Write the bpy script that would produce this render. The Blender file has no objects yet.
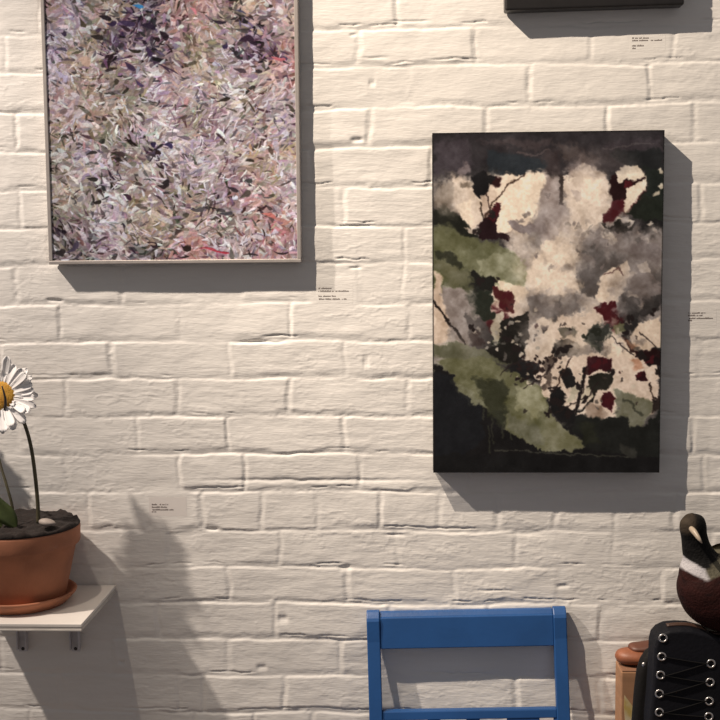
import bpy, bmesh, math, random
import numpy as np
from mathutils import Vector, Matrix

random.seed(4)
SC = bpy.context.scene
COL = SC.collection
PI = math.pi

# ------------------------------------------------------------------ camera
FPX = 1150.0
YAW, PITCH, ROLL = [math.radians(a) for a in (2.49, 5.256, -0.5)]
EYE = Vector((0, 0, 1.55))
WALL = 2.30                                  # distance of the wall plane from the camera

def cam_axes():
    cy, sy, cp, sp = math.cos(YAW), math.sin(YAW), math.cos(PITCH), math.sin(PITCH)
    f = Vector((-sy * cp, cy * cp, -sp))
    r = Vector((cy, sy, 0))
    u = r.cross(f)
    c, s = math.cos(ROLL), math.sin(ROLL)
    return c * r + s * u, -s * r + c * u, f
CR, CU, CF = cam_axes()

def at(px, py, t=0.0):
    """point at distance t in front of the wall seen at photo position (px, py)"""
    d = CF * FPX + CR * (px - 360) - CU * (py - 360)
    return EYE + d * ((WALL - t) / d.y)

def at_z(px, py, z):
    d = CF * FPX + CR * (px - 360) - CU * (py - 360)
    return EYE + d * ((z - EYE.z) / d.z)

cam_data = bpy.data.cameras.new('camera')
cam_data.lens = FPX * 36.0 / 720.0
cam_data.sensor_width = 36.0
cam = bpy.data.objects.new('camera', cam_data)
m = Matrix.Identity(4)
for i in range(3):
    m[i][0], m[i][1], m[i][2], m[i][3] = CR[i], CU[i], -CF[i], EYE[i]
cam.matrix_world = m
COL.objects.link(cam)
SC.camera = cam

# ------------------------------------------------------------------ helpers
def lin(c):
    c = np.asarray(c, dtype=np.float64) / 255.0
    return np.where(c <= 0.04045, c / 12.92, ((c + 0.055) / 1.055) ** 2.4)

def mat(name, rgb, rough=0.6, metal=0.0, noise=0.0, nscale=40.0, bump=0.0, bscale=200.0, spec=0.5, tint=None,
        stretch=(1, 1, 1)):
    """principled surface; rgb linear; optional noise mottling of the pigment and fine bump"""
    M = bpy.data.materials.new(name)
    M.use_nodes = True
    nt = M.node_tree
    b = nt.nodes['Principled BSDF']
    b.inputs['Base Color'].default_value = (*[float(v) for v in rgb], 1)
    b.inputs['Roughness'].default_value = rough
    b.inputs['Metallic'].default_value = metal
    b.inputs['Specular IOR Level'].default_value = spec
    if noise or bump:
        tc = nt.nodes.new('ShaderNodeTexCoord')
        mp = nt.nodes.new('ShaderNodeMapping')
        mp.inputs['Scale'].default_value = stretch
        nt.links.new(tc.outputs['Object'], mp.inputs['Vector'])
    if noise:
        n = nt.nodes.new('ShaderNodeTexNoise')
        n.inputs['Scale'].default_value = nscale
        n.inputs['Detail'].default_value = 5
        nt.links.new(mp.outputs['Vector'], n.inputs['Vector'])
        r = nt.nodes.new('ShaderNodeValToRGB')
        t2 = tint if tint is not None else [v * (1 - noise) for v in rgb]
        r.color_ramp.elements[0].position = 0.32
        r.color_ramp.elements[1].position = 0.68
        r.color_ramp.elements[0].color = (*[float(v) for v in t2], 1)
        r.color_ramp.elements[1].color = (*[float(v) for v in rgb], 1)
        nt.links.new(n.outputs['Fac'], r.inputs['Fac'])
        nt.links.new(r.outputs['Color'], b.inputs['Base Color'])
    if bump:
        n2 = nt.nodes.new('ShaderNodeTexNoise')
        n2.inputs['Scale'].default_value = bscale
        n2.inputs['Detail'].default_value = 4
        nt.links.new(mp.outputs['Vector'], n2.inputs['Vector'])
        bp = nt.nodes.new('ShaderNodeBump')
        bp.inputs['Strength'].default_value = bump
        bp.inputs['Distance'].default_value = 0.002
        nt.links.new(n2.outputs['Fac'], bp.inputs['Height'])
        nt.links.new(bp.outputs['Normal'], b.inputs['Normal'])
    return M

def vcol_mat(name, rough=0.5, spec=0.4, bump=0.0, bscale=300):
    M = mat(name, (0.5, 0.5, 0.5), rough, spec=spec, bump=bump, bscale=bscale)
    nt = M.node_tree
    a = nt.nodes.new('ShaderNodeAttribute')
    a.attribute_name = 'pigment'
    nt.links.new(a.outputs['Color'], nt.nodes['Principled BSDF'].inputs['Base Color'])
    return M

def link(name, me, material=None, parent=None, smooth=False):
    o = bpy.data.objects.new(name, me)
    COL.objects.link(o)
    if material:
        me.materials.append(material)
    if smooth:
        me.polygons.foreach_set('use_smooth', [True] * len(me.polygons))
    if parent:
        o.parent = parent
        o.matrix_parent_inverse = parent.matrix_world.inverted()
    return o

def build(name, bm, material, parent=None, smooth=False):
    """link a bmesh given in world coordinates; origin moved to its centre"""
    bmesh.ops.recalc_face_normals(bm, faces=bm.faces[:])
    me = bpy.data.meshes.new(name)
    if parent is not None:
        bmesh.ops.transform(bm, matrix=parent.matrix_basis.inverted(), verts=bm.verts[:])
    bm.to_mesh(me)
    bm.free()
    o = bpy.data.objects.new(name, me)
    COL.objects.link(o)
    if material:
        me.materials.append(material)
    if smooth:
        me.polygons.foreach_set('use_smooth', [True] * len(me.polygons))
    if parent is not None:
        o.parent = parent
    return o

def thing(name, label, cat, loc, group=None, rot=None):
    o = bpy.data.objects.new(name, None)
    o.empty_display_size = 0.05
    COL.objects.link(o)
    o.location = loc
    if rot:
        o.rotation_euler = rot
    o.matrix_basis = Matrix.LocRotScale(Vector(loc), o.rotation_euler, None)
    tag(o, label, cat, group)
    return o

def tag(o, label, cat, group=None):
    o['label'] = label
    o['category'] = cat
    if group:
        o['group'] = group

def box(bm, lo, hi, bev=0.0, seg=2, mtx=None):
    lo, hi = Vector(lo), Vector(hi)
    r = bmesh.ops.create_cube(bm, size=1.0)
    vs = r['verts']
    for v in vs:
        v.co = Vector([lo[i] + (v.co[i] + 0.5) * (hi[i] - lo[i]) for i in range(3)])
    if bev:
        es = list({e for v in vs for e in v.link_edges})
        r2 = bmesh.ops.bevel(bm, geom=es, offset=bev, segments=seg, affect='EDGES', profile=0.5)
        vs = list({v for v in r2['verts']} | {v for v in vs if v.is_valid})
    if mtx is not None:
        bmesh.ops.transform(bm, matrix=mtx, verts=vs)
    return vs

def lathe(bm, prof, c, n=64):
    """prof: list of (radius, z); closed when first and last radius are 0"""
    rings = []
    for r, z in prof:
        if r < 1e-6:
            rings.append([bm.verts.new((c[0], c[1], c[2] + z))])
        else:
            rings.append([bm.verts.new((c[0] + r * math.cos(2 * PI * k / n), c[1] + r * math.sin(2 * PI * k / n), c[2] + z)) for k in range(n)])
    for a, b in zip(rings, rings[1:]):
        for k in range(n):
            k2 = (k + 1) % n
            if len(a) == 1 and len(b) == 1:
                continue
            if len(a) == 1:
                bm.faces.new((a[0], b[k], b[k2]))
            elif len(b) == 1:
                bm.faces.new((a[k], a[k2], b[0]))
            else:
                bm.faces.new((a[k], a[k2], b[k2], b[k]))
    return rings

def spline(pts, n):
    """Catmull-Rom through tuples of any length"""
    P = [np.array(p, float) for p in pts]
    P = [2 * P[0] - P[1]] + P + [2 * P[-1] - P[-2]]
    out = []
    for i in range(1, len(P) - 2):
        for k in range(n):
            t = k / n
            out.append(0.5 * (2 * P[i] + (P[i + 1] - P[i - 1]) * t + (2 * P[i - 1] - 5 * P[i] + 4 * P[i + 1] - P[i + 2]) * t * t
                              + (3 * P[i] - P[i - 1] - 3 * P[i + 1] + P[i + 2]) * t ** 3))
    out.append(P[-2])
    return out

def sweep(bm, pts, n=16, up=(0, 0, 1)):
    """pts: (x, y, z, rw, rh); tube of elliptical sections with closed ends; returns rings"""
    rings = []
    N = len(pts)
    ref = Vector(up)
    prev = None
    for i, p in enumerate(pts):
        a, b = pts[max(i - 1, 0)], pts[min(i + 1, N - 1)]
        tan = Vector(b[:3]) - Vector(a[:3])
        tan.normalize()
        if prev is None:
            s = tan.cross(ref).normalized()
        else:
            s = (prev - tan * prev.dot(tan)).normalized()
        prev = s
        h = s.cross(tan).normalized()
        c = Vector(p[:3])
        rings.append([bm.verts.new(c + s * (p[3] * math.cos(2 * PI * k / n)) + h * (p[4] * math.sin(2 * PI * k / n))) for k in range(n)])
    for a, b in zip(rings, rings[1:]):
        for k in range(n):
            bm.faces.new((a[k], a[(k + 1) % n], b[(k + 1) % n], b[k]))
    bm.faces.new(rings[0])
    bm.faces.new(rings[-1])
    return rings

def vnoise(X, Y, scale, seed, octaves=3, gain=0.5):
    """smooth value noise in about -1..1"""
    out = np.zeros(np.broadcast(X, Y).shape)
    amp, tot = 1.0, 0.0
    for o in range(octaves):
        rng = np.random.default_rng(seed * 31 + o)
        G = rng.uniform(-1, 1, (256, 256))
        gx, gy = X / scale + 1000.37, Y / scale + 1000.71
        ix, iy = np.floor(gx).astype(int), np.floor(gy).astype(int)
        fx, fy = gx - ix, gy - iy
        fx = fx * fx * (3 - 2 * fx)
        fy = fy * fy * (3 - 2 * fy)
        a = G[iy % 256, ix % 256]; b = G[iy % 256, (ix + 1) % 256]
        c = G[(iy + 1) % 256, ix % 256]; d = G[(iy + 1) % 256, (ix + 1) % 256]
        out += amp * ((a * (1 - fx) + b * fx) * (1 - fy) + (c * (1 - fx) + d * fx) * fy)
        tot += amp
        amp *= gain
        scale *= 0.5
    return out / tot * 1.4

def sstep(a, b, x):
    t = np.clip((x - a) / (b - a), 0, 1)
    return t * t * (3 - 2 * t)

def grid_mesh(name, P, material, colors=None):
    """P: (rows, cols, 3) array of world points"""
    h, w = P.shape[:2]
    me = bpy.data.meshes.new(name)
    nv = h * w
    idx = np.arange(nv).reshape(h, w)
    q = np.stack([idx[:-1, :-1], idx[:-1, 1:], idx[1:, 1:], idx[1:, :-1]], -1).reshape(-1, 4)
    me.vertices.add(nv)
    me.vertices.foreach_set('co', P.reshape(-1).astype(np.float32))
    me.loops.add(q.size)
    me.loops.foreach_set('vertex_index', q.reshape(-1).astype(np.int32))
    me.polygons.add(len(q))
    me.polygons.foreach_set('loop_start', (np.arange(len(q)) * 4).astype(np.int32))
    me.update(calc_edges=True)
    me.polygons.foreach_set('use_smooth', np.ones(len(q), bool))
    if colors is not None:
        at_ = me.color_attributes.new('pigment', 'FLOAT_COLOR', 'POINT')
        c4 = np.ones((nv, 4), np.float32)
        c4[:, :3] = colors.reshape(-1, 3)
        at_.data.foreach_set('color', c4.reshape(-1))
    me.materials.append(material)
    return me

# ------------------------------------------------------------------ the brick wall
# courses, from the top: points on the upper edge of the bricks and their vertical joints as seen in the photo
COURSES = [
    ([(440, -12)], [397, 515, 640]),
    ([(440, 28), (340, 33)], [5, 123, 240, 358, 475, 592, 672]),
    ([(367, 68), (500, 66)], [60, 175, 290, 408, 529, 650]),
    ([(400, 108), (570, 106)], [15, 133, 250, 369, 485, 607, 695]),
    ([(345, 148)], [75, 192, 312, 430, 548, 660]),
    ([(390, 187)], [20, 110, 227, 345, 462, 580, 700]),
    ([(350, 226)], [50, 170, 290, 405, 520, 640]),
    ([(20, 265), (380, 264)], [17, 122, 240, 357, 403, 520, 640]),
    ([(220, 304), (370, 303), (690, 302)], [60, 180, 291, 408, 525, 645]),
    ([(20, 342), (360, 342), (690, 339)], [0, 112, 230, 345, 462, 580, 700]),
    ([(260, 377), (350, 380), (690, 378)], [65, 177, 290, 408, 525, 640]),
    ([(80, 417), (230, 416), (380, 416), (690, 418)], [20, 138, 228, 343, 460, 577, 693]),
    ([(60, 455), (120, 455), (200, 455)], [65, 180, 244, 359, 470, 590, 705]),
    ([(100, 493), (330, 492), (420, 489), (690, 494)], [28, 88, 148, 202, 262, 318, 380, 440, 497, 557, 615, 676]),
    ([(200, 531), (320, 529), (450, 531), (650, 532)], [45, 165, 280, 397, 515, 612, 712]),
    ([(160, 569), (270, 568), (400, 568), (600, 568)], [0, 115, 228, 347, 455, 560, 662]),
    ([(200, 603), (380, 603), (620, 606)], [40, 158, 275, 391, 487, 601, 700]),
    ([(210, 639), (620, 642)], [0, 112, 229, 340, 450, 560, 680]),
    ([(330, 675), (620, 679)], [60, 178, 205, 285, 400, 515, 600]),
    ([(200, 711), (620, 716)], [30, 135, 195, 255, 312, 372, 440, 560, 640]),
]

def wall_height(X, Z):
    tops = []
    joints = []
    for pts, js in COURSES:
        tops.append(sum(at(*p).z for p in pts) / len(pts))
    pitch = (tops[0] - tops[-1]) / (len(tops) - 1)
    for (pts, js), zt in zip(COURSES, tops):
        y = sum(p[1] for p in pts) / len(pts) + 18
        xs = sorted(at(j, y).x for j in js)
        while xs[0] > -2.6:
            xs.insert(0, xs[0] - 0.235)
        while xs[-1] < 2.6:
            xs.append(xs[-1] + 0.235)
        joints.append(xs)
    rng = np.random.default_rng(11)
    k = 0
    while tops[0] < 3.4:
        tops.insert(0, tops[0] + pitch)
        joints.insert(0, list(np.arange(-2.7 + 0.117 * (k % 2), 2.8, 0.235))); k += 1
    while tops[-1] > -0.1:
        tops.append(tops[-1] - pitch)
        joints.append(list(np.arange(-2.7 + 0.117 * (k % 2), 2.8, 0.235))); k += 1
    tops = np.array(tops)
    # uneven edges: warp the lookup position
    wx = vnoise(X, Z, 0.05, 1, 4) * 0.0050
    wz = vnoise(X, Z, 0.16, 2, 4) * 0.0042 + vnoise(X, Z, 0.03, 12, 3) * 0.0018
    Xw, Zw = X + wx, Z + wz
    ci = np.clip(np.searchsorted(-tops, -Zw, side='left') - 1, 0, len(tops) - 2)   # course whose top lies above
    zt = tops[ci]
    zb = tops[ci + 1]
    dtop = zt - Zw
    dbot = Zw - (zb + 0.0085)
    H = np.zeros_like(X)
    dside = np.full_like(X, 1.0)
    off = np.zeros_like(X)
    for c in range(len(tops) - 1):
        mk = ci == c
        if not mk.any():
            continue
        js = np.array(joints[c])
        x = Xw[mk]
        bi = np.clip(np.searchsorted(js, x) - 1, 0, len(js) - 2)
        l = x - js[bi] - 0.0045
        r = js[bi + 1] - 0.0045 - x
        dside[mk] = np.minimum(l, r)
        o = rng.normal(0, 0.0011, len(js))
        tl = rng.normal(0, 0.010, len(js))
        tv = rng.normal(-0.004, 0.016, len(js))
        zc = (zt[mk] + zb[mk]) / 2
        off[mk] = o[bi] + tl[bi] * (l - r) / 2 + tv[bi] * (Zw[mk] - zc)
    soft = 0.0050 + 0.002 * vnoise(X, Z, 0.11, 3, 2)
    crisp = sstep(-0.1, 0.6, vnoise(X, Z * 1.5, 0.10, 31, 3))          # where an edge has stayed sharp
    e_top = sstep(-0.0012, 0.0042, dtop)
    e_bot = sstep(-0.0085, 0.008 - 0.009 * crisp, dbot)
    e_side = sstep(-0.0050, np.maximum(soft, 0.002), dside)
    face = e_top * e_bot * (0.25 + 0.75 * e_side)
    # joints are mostly filled up with paint and mortar
    depth = 0.0018 + 0.0018 * vnoise(X, Z * 1.3, 0.12, 4, 3)
    depth = np.clip(depth, 0.0006, 0.0042)
    H = (depth + 0.45 * off) * face
    # brush strokes, lumps and pits
    stroke = 0.5 + 0.5 * sstep(-0.4, 0.6, vnoise(X, Z, 0.2, 33, 2))
    H += vnoise(X + 0.02 * vnoise(X, Z, .06, 34, 2), Z * 7.0, 0.080, 5, 5, 0.72) * 0.00058 * stroke
    H += vnoise(X, Z * 2.2, 0.05, 6, 4, 0.6) * 0.00050
    H += vnoise(X, Z, 0.008, 7, 2) * 0.00007
    lump = vnoise(X, Z * 1.4, 0.030, 8, 3)
    H += np.clip(lump - 0.66, 0, 1) * 0.0035 * (1 - 0.8 * face)
    # mortar that broke away or was smeared along the joints
    crumb = vnoise(X, Z * 1.8, 0.022, 35, 4, 0.6)
    H += crumb * 0.0011 * (1 - face) * sstep(-.2, .5, vnoise(X, Z, 0.15, 36, 2))
    # thin cracks where the lower edge of a brick has opened
    ck = np.abs(dbot - 0.001 + 0.0022 * vnoise(X, Z, 0.025, 37, 3))
    H -= 0.0021 * sstep(0.0024, 0.0004, ck) * sstep(0.25, 0.6, vnoise(X, Z * 2, 0.075, 38, 3))
    # flakes and ridges in the old paint
    fl_ = vnoise(X, Z * 2.5, 0.055, 39, 4, 0.6)
    H += 0.00045 * sstep(0.20, 0.27, fl_) * sstep(0.62, 0.32, fl_) * face * sstep(0.0, 0.5, vnoise(X, Z, 0.12, 40, 2))
    # scars traced from the photo: (x, y, half length, half height, depth)
    for px, py, a, b, d in [(262, 342, 25, 1.4, 0.010), (357, 140, 6, 2, 0.011), (55, 300, 8, 1.6, 0.010), (283, 618, 5, 4, 0.008),
                            (366, 362, 3, 6, 0.004), (212, 529, 6, 1.2, 0.008), (525, 533, 20, 3, 0.006), (375, 58, 12, 1, 0.005),
                            (455, 59, 22, 0.9, 0.007), (410, 21, 18, 0.9, 0.006), (372, 83, 3, 3, 0.006), (353, 35, 3, 1.5, 0.006),
                            (345, 568, 6, 3, 0.006), (563, 586, 6, 2, 0.006), (262, 667, 5, 3, 0.006), (640, 66, 10, 1.2, 0.007),
                            (122, 662, 3, 2, 0.007), (395, 535, 10, 1.5, 0.006), (350, 226, 28, 1.0, 0.006), (355, 268, 6, 1.2, 0.006),
                            (495, 590, 20, 1, 0.004), (310, 480, 100, 1.8, 0.006), (45, 375, 70, 1.2, 0.003)]:
        c = at(px, py)
        dx, dz = (X - c.x) / (a * 0.002), (Z - c.z + 0.0015 * vnoise(X, Z, 0.02, 21, 2)) / (b * 0.002)
        H -= 0.42 * d * np.exp(-(dx ** 2) ** 2 - dz ** 2)
    return H

# cards are stuck where the paint is flat
CARDS = [(316, 285, 353, 303), (686, 309, 716, 325), (149, 497, 187, 516), (630, 36, 665, 51)]
CARD_H = 0.0015
x0, x1 = at(-14, 360).x - 0.02, at(734, 360).x + 0.03
z1, z0 = at(0, -14).z + 0.03, at(720, 740).z - 0.02
STEP = 0.002
def axis(lo, a, b, hi, coarse=0.02):
    left = np.linspace(lo, a, max(2, int((a - lo) / coarse)))[:-1]
    mid = np.arange(a, b, STEP)
    right = np.linspace(b, hi, max(2, int((hi - b) / coarse)))
    return np.concatenate([left, mid, right])
gx = axis(-2.2, x0, x1, 2.2)
gz = axis(0.0, z0, z1, 3.3)
X, Z = np.meshgrid(gx, gz)
H = wall_height(X, Z)
for a, b, c, d in CARDS:
    p, q = at(a, b), at(c, d)
    dx = np.maximum(np.maximum(p.x - X, X - q.x), 0)
    dz = np.maximum(np.maximum(q.z - Z, Z - p.z), 0)
    f = sstep(0.022, 0.003, np.hypot(dx, dz))
    H = H * (1 - f) + (CARD_H + 0.0 * H) * f
H = np.clip(H, -0.008, 0.0052)
P = np.stack([X, WALL - H, Z], -1)
wall_mat = mat('white_wall_paint', (0.80, 0.775, 0.735), 0.52, noise=0.05, nscale=9, bump=0.30, bscale=55, spec=0.35, stretch=(1, 1, 6))
wall = link('wall_back', grid_mesh('wall_back', P, wall_mat))
wall['kind'] = 'structure'

bm = bmesh.new()
box(bm, (-2.2, -1.0, -0.05), (2.2, WALL + 0.02, 0.0))
floor_mat = mat('floor_boards', (0.20, 0.13, 0.085), 0.5, noise=0.45, nscale=6, stretch=(1, 12, 1))
fl = build('floor', bm, floor_mat)
fl['kind'] = 'structure'

# ------------------------------------------------------------------ a small painter on number arrays
class Canvas:
    def __init__(s, x0, y0, x1, y1, S, base, illum, seed=1):
        s.x0, s.y0, s.S = x0, y0, S
        s.w, s.h = int((x1 - x0) * S) + 1, int((y1 - y0) * S) + 1
        s.X, s.Y = np.meshgrid(np.linspace(x0, x1, s.w), np.linspace(y0, y1, s.h))
        s.A = np.zeros((s.h, s.w, 3)) + np.array(base, float)
        s.illum = illum
        s.n1 = vnoise(s.X, s.Y, 7, seed, 3)
        s.n2 = vnoise(s.X, s.Y, 7, seed + 1, 3)
        s.n1 = s.n1 + 0.7 * vnoise(s.X, s.Y, 2.6, seed + 5, 2) + 1.1 * vnoise(s.X, s.Y, 18, seed + 7, 2)
        s.n2 = s.n2 + 0.7 * vnoise(s.X, s.Y, 2.6, seed + 6, 2) + 1.1 * vnoise(s.X, s.Y, 18, seed + 8, 2)
        s.n3 = vnoise(s.X, s.Y, 12, seed + 2, 4)
    def win(s, a, b, c, d):
        i0, i1 = int(max((a - s.x0) * s.S, 0)), int(min((c - s.x0) * s.S + 2, s.w))
        j0, j1 = int(max((b - s.y0) * s.S, 0)), int(min((d - s.y0) * s.S + 2, s.h))
        return (slice(j0, max(j1, j0)), slice(i0, max(i1, i0)))
    def put(s, W, alpha, col, var=0.0):
        c = np.array(col, float)
        if var:
            c = c + (s.n3[W] * var)[..., None] * np.array((1, 0.95, 0.9))
        s.A[W] = s.A[W] * (1 - alpha[..., None]) + c * alpha[..., None]
    def poly(s, pts, col, a=1.0, soft=0.7, warp=1.4, var=6):
        P = np.array(pts, float)
        m_ = soft + 2 * warp + 1
        W = s.win(P[:, 0].min() - m_, P[:, 1].min() - m_, P[:, 0].max() + m_, P[:, 1].max() + m_)
        X, Y = s.X[W] + s.n1[W] * warp, s.Y[W] + s.n2[W] * warp
        if X.size == 0:
            return
        d = np.full(X.shape, 1e9)
        ins = np.zeros(X.shape, bool)
        for (ax, ay), (bx, by) in zip(P, np.roll(P, -1, 0)):
            ex, ey = bx - ax, by - ay
            t = np.clip(((X - ax) * ex + (Y - ay) * ey) / (ex * ex + ey * ey + 1e-9), 0, 1)
            d = np.minimum(d, np.hypot(X - ax - t * ex, Y - ay - t * ey))
            if ey != 0:
                cr = ((ay > Y) != (by > Y)) & (X < ex * (Y - ay) / ey + ax)
                ins ^= cr
        sd = np.where(ins, -d, d)
        s.put(W, a * sstep(soft, -soft, sd), col, var)
    def line(s, pts, w, col, a=1.0, soft=0.6, warp=0.6):
        P = np.array(pts, float)
        m_ = w + soft + 2 * warp + 1
        W = s.win(P[:, 0].min() - m_, P[:, 1].min() - m_, P[:, 0].max() + m_, P[:, 1].max() + m_)
        X, Y = s.X[W] + s.n1[W] * warp, s.Y[W] + s.n2[W] * warp
        d = np.full(X.shape, 1e9)
        for (ax, ay), (bx, by) in zip(P[:-1], P[1:]):
            ex, ey = bx - ax, by - ay
            t = np.clip(((X - ax) * ex + (Y - ay) * ey) / (ex * ex + ey * ey + 1e-9), 0, 1)
            d = np.minimum(d, np.hypot(X - ax - t * ex, Y - ay - t * ey))
        s.put(W, a * sstep(w / 2 + soft, w / 2 - soft, d), col)
    def blob(s, x, y, rx, ry, ang, col, a=1.0, soft=0.3, warp=1.2, var=0):
        R = max(rx, ry) * (1 + soft) + warp * 2 + 1
        W = s.win(x - R, y - R, x + R, y + R)
        X, Y = s.X[W] + s.n1[W] * warp - x, s.Y[W] + s.n2[W] * warp - y
        if X.size == 0:
            return
        c, sn = math.cos(ang), math.sin(ang)
        u, v = (X * c + Y * sn) / rx, (-X * sn + Y * c) / ry
        s.put(W, a * sstep(1 + soft, 1 - soft, np.hypot(u, v)), col, var)
    def dab(s, x, y, L, w, ang, col, a, bend):
        R = L + 2
        W = s.win(x - R, y - R, x + R, y + R)
        X, Y = s.X[W] - x, s.Y[W] - y
        if X.size == 0:
            return
        c, sn = math.cos(ang), math.sin(ang)
        u, v = X * c + Y * sn, -X * sn + Y * c
        v = v - bend * u * u / L
        ww = w * np.clip(1 - (u / L) ** 2, 0.0, 1) ** 0.6 * (0.62 + 0.38 * u / L) * (1 + 0.35 * s.n1[W]) + 1e-3
        s.put(W, a * sstep(1.15, 0.65, np.abs(v) / ww) * (np.abs(u) < L), col)
    def ripple(s, amp, scale, seed):
        """let the whole picture run: shift every spot a little"""
        dx = vnoise(s.X, s.Y, scale, seed, 3) * amp * s.S
        dy = vnoise(s.X, s.Y, scale, seed + 1, 3) * amp * s.S
        jj, ii = np.meshgrid(np.arange(s.h), np.arange(s.w), indexing='ij')
        s.A = s.A[np.clip(jj + dy, 0, s.h - 1).astype(int), np.clip(ii + dx, 0, s.w - 1).astype(int)]
    def soften(s, k):
        for _ in range(k):
            B = np.pad(s.A, ((1, 1), (1, 1), (0, 0)), 'edge')
            s.A = (B[1:-1, 1:-1] * 2 + B[:-2, 1:-1] + B[2:, 1:-1] + B[1:-1, :-2] + B[1:-1, 2:]) / 6
    def albedo(s):
        return np.clip(np.array((0.80, 0.775, 0.735)) * lin(np.clip(s.A, 8, 255)) / lin(s.illum), 0.004, 0.85)

# ------------------------------------------------------------------ right-hand canvas: dark garden picture
def paint_garden():
    C = Canvas(433, 130, 662, 473, 2.0, (36, 32, 31), (226, 207, 188), 3)
    rng = random.Random(8)
    Q = lambda ox, oy, pts: [(ox + x / 6, oy + y / 6) for x, y in pts]
    A1 = lambda *p: Q(430, 125, p); A2 = lambda *p: Q(545, 125, p)
    B1 = lambda *p: Q(430, 240, p); B2 = lambda *p: Q(545, 240, p)
    D1 = lambda *p: Q(430, 355, p); D2 = lambda *p: Q(545, 355, p)
    cream = (230, 203, 176); warm = (216, 184, 158); grey = (128, 113, 106); dgrey = (88, 79, 75)
    black = (28, 25, 25); green = (100, 97, 62); dgreen = (44, 47, 36); red = (70, 24, 28); blue = (44, 46, 48)
    # upper dark band with purplish wash
    C.poly([(433, 130), (662, 130), (662, 172), (433, 172)], (50, 44, 44), 1, 3, 2, 10)
    C.poly(A1((40, 60), (240, 90), (260, 220), (120, 280), (20, 300)), (70, 60, 62), .7, 4, 3, 12)
    C.poly(A1((300, 70), (720, 70), (720, 130), (480, 120)), (74, 62, 60), .7, 3, 3, 10)
    C.poly(A1((340, 130), (700, 190), (700, 265), (350, 285)), blue, .95, 1.5, 1, 5)
    C.poly(A2((330, 110), (690, 60), (700, 130), (520, 170), (340, 150)), (66, 57, 58), .8, 3, 2, 8)
    C.poly(A2((370, 150), (700, 130), (690, 300), (560, 240), (400, 200)), (38, 37, 36), .9, 2, 2, 6)
    C.line(A2((340, 135), (430, 130), (520, 105), (640, 105)), 0.8, (105, 95, 90), .6)
    C.line(A1((520, 150), (620, 165), (720, 140)), 1.2, (110, 92, 86), .6, 1)
    # colour plan of the whole picture
    code = {'K': (34, 31, 30), 'D': (60, 53, 51), 'G': (94, 84, 78), 'M': (136, 121, 111), 'L': (178, 157, 140), 'C': (220, 193, 168), 'g': (98, 97, 66), 'v': (142, 136, 102), 'n': (46, 48, 38), 'r': (72, 30, 32)}
    plan = ['DDDKKDDDKDDD', 'DDKKKKDGGKKK', 'GLDCCCMLCDCK', 'DLCCCCMCCLrK', 'DDLrCMMCCMDK', 'ggDDLMCCMMMM', 'ggvvMCCLGGMM', 'ggKvvCCMGCMG', 'CMnCCLLMLMGD',
            'CMMrLMGCCrKM', 'LMDnDGLCGCKL', 'MLDDKDCGMCCK', 'vvvgKKCKCrCD', 'KvggvLKGKKCD', 'KKgnvvDKCrvG', 'KKKngvvKKnKK', 'KKKKKKKKKKKK', 'KKKKKKKKKKKK']
    G_ = np.array([[code[c] for c in row] for row in plan], float)
    xs = np.clip((C.X + C.n1 * 4 - 442) / 19.0, 0, 10.999)
    ys = np.clip((C.Y + C.n2 * 4 - 140) / 19.6, 0, 16.999)
    ix, iy = xs.astype(int), ys.astype(int)
    fx_, fy_ = sstep(.12, .88, xs - ix)[..., None], sstep(.12, .88, ys - iy)[..., None]
    base_ = (G_[iy, ix] * (1 - fx_) + G_[iy, ix + 1] * fx_) * (1 - fy_) + (G_[iy + 1, ix] * (1 - fx_) + G_[iy + 1, ix + 1] * fx_) * fy_
    mk = sstep(166, 182, C.Y + 8 * C.n1)[..., None]
    C.A = C.A * (1 - mk) + base_ * mk
    # middle mass
    # pale window, top left
    C.poly(A1((410, 285), (690, 270), (700, 300), (680, 480), (640, 470), (600, 540), (540, 530), (480, 560), (490, 620), (400, 640), (385, 560), (440, 450), (380, 400), (360, 340)), cream, 1, 1, .8, 5)
    C.poly(A1((30, 330), (130, 290), (170, 420), (120, 500), (30, 480)), (140, 122, 106), .8, 4, 3, 10)
    C.poly(A1((30, 430), (140, 440), (160, 540), (30, 560)), (62, 54, 48), .8, 4, 3, 8)
    C.poly(A1((150, 290), (240, 300), (265, 370), (300, 450), (300, 520), (260, 590), (215, 580), (180, 500), (145, 400)), (205, 180, 158), 1, 1.5, 1.5, 10)
    C.poly(A1((170, 450), (250, 420), (270, 520), (240, 580), (200, 550)), cream, .8, 1.5, 1.5, 5)
    C.poly(A1((160, 250), (220, 200), (250, 240), (190, 290)), (120, 104, 100), .9, 2, 1.5, 6)
    C.poly(A1((180, 320), (240, 310), (250, 350), (190, 350)), (90, 76, 62), .7, 1.5, 1.5)
    C.poly(A1((250, 290), (320, 260), (400, 290), (420, 340), (390, 360), (350, 350), (345, 400), (300, 420), (260, 370)), black, 1, .7, 1.2)
    C.poly(A1((310, 400), (350, 390), (350, 480), (320, 520), (300, 480)), (196, 168, 146), .9, .8, 1)
    C.poly(A1((355, 330), (385, 350), (400, 400), (380, 480), (350, 450)), (204, 176, 152), .9, .8, 1)
    C.line(A1((570, 275), (470, 340), (410, 400), (370, 460), (330, 530), (300, 600)), 1.7, (72, 52, 42))
    C.line(A1((300, 440), (320, 520), (310, 660)), 1.4, (56, 44, 36))
    C.line(A1((345, 380), (350, 440), (360, 480)), 1.3, (66, 48, 42))
    C.blob(*A1((398, 325))[0], 4.5, 6, .3, (46, 24, 24))
    C.poly(A1((385, 460), (430, 445), (440, 465), (410, 500), (425, 520), (395, 560), (400, 620), (480, 640), (470, 670), (300, 660), (280, 560), (330, 530), (375, 520)), (38, 22, 24), 1, .6, 1.2)
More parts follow.
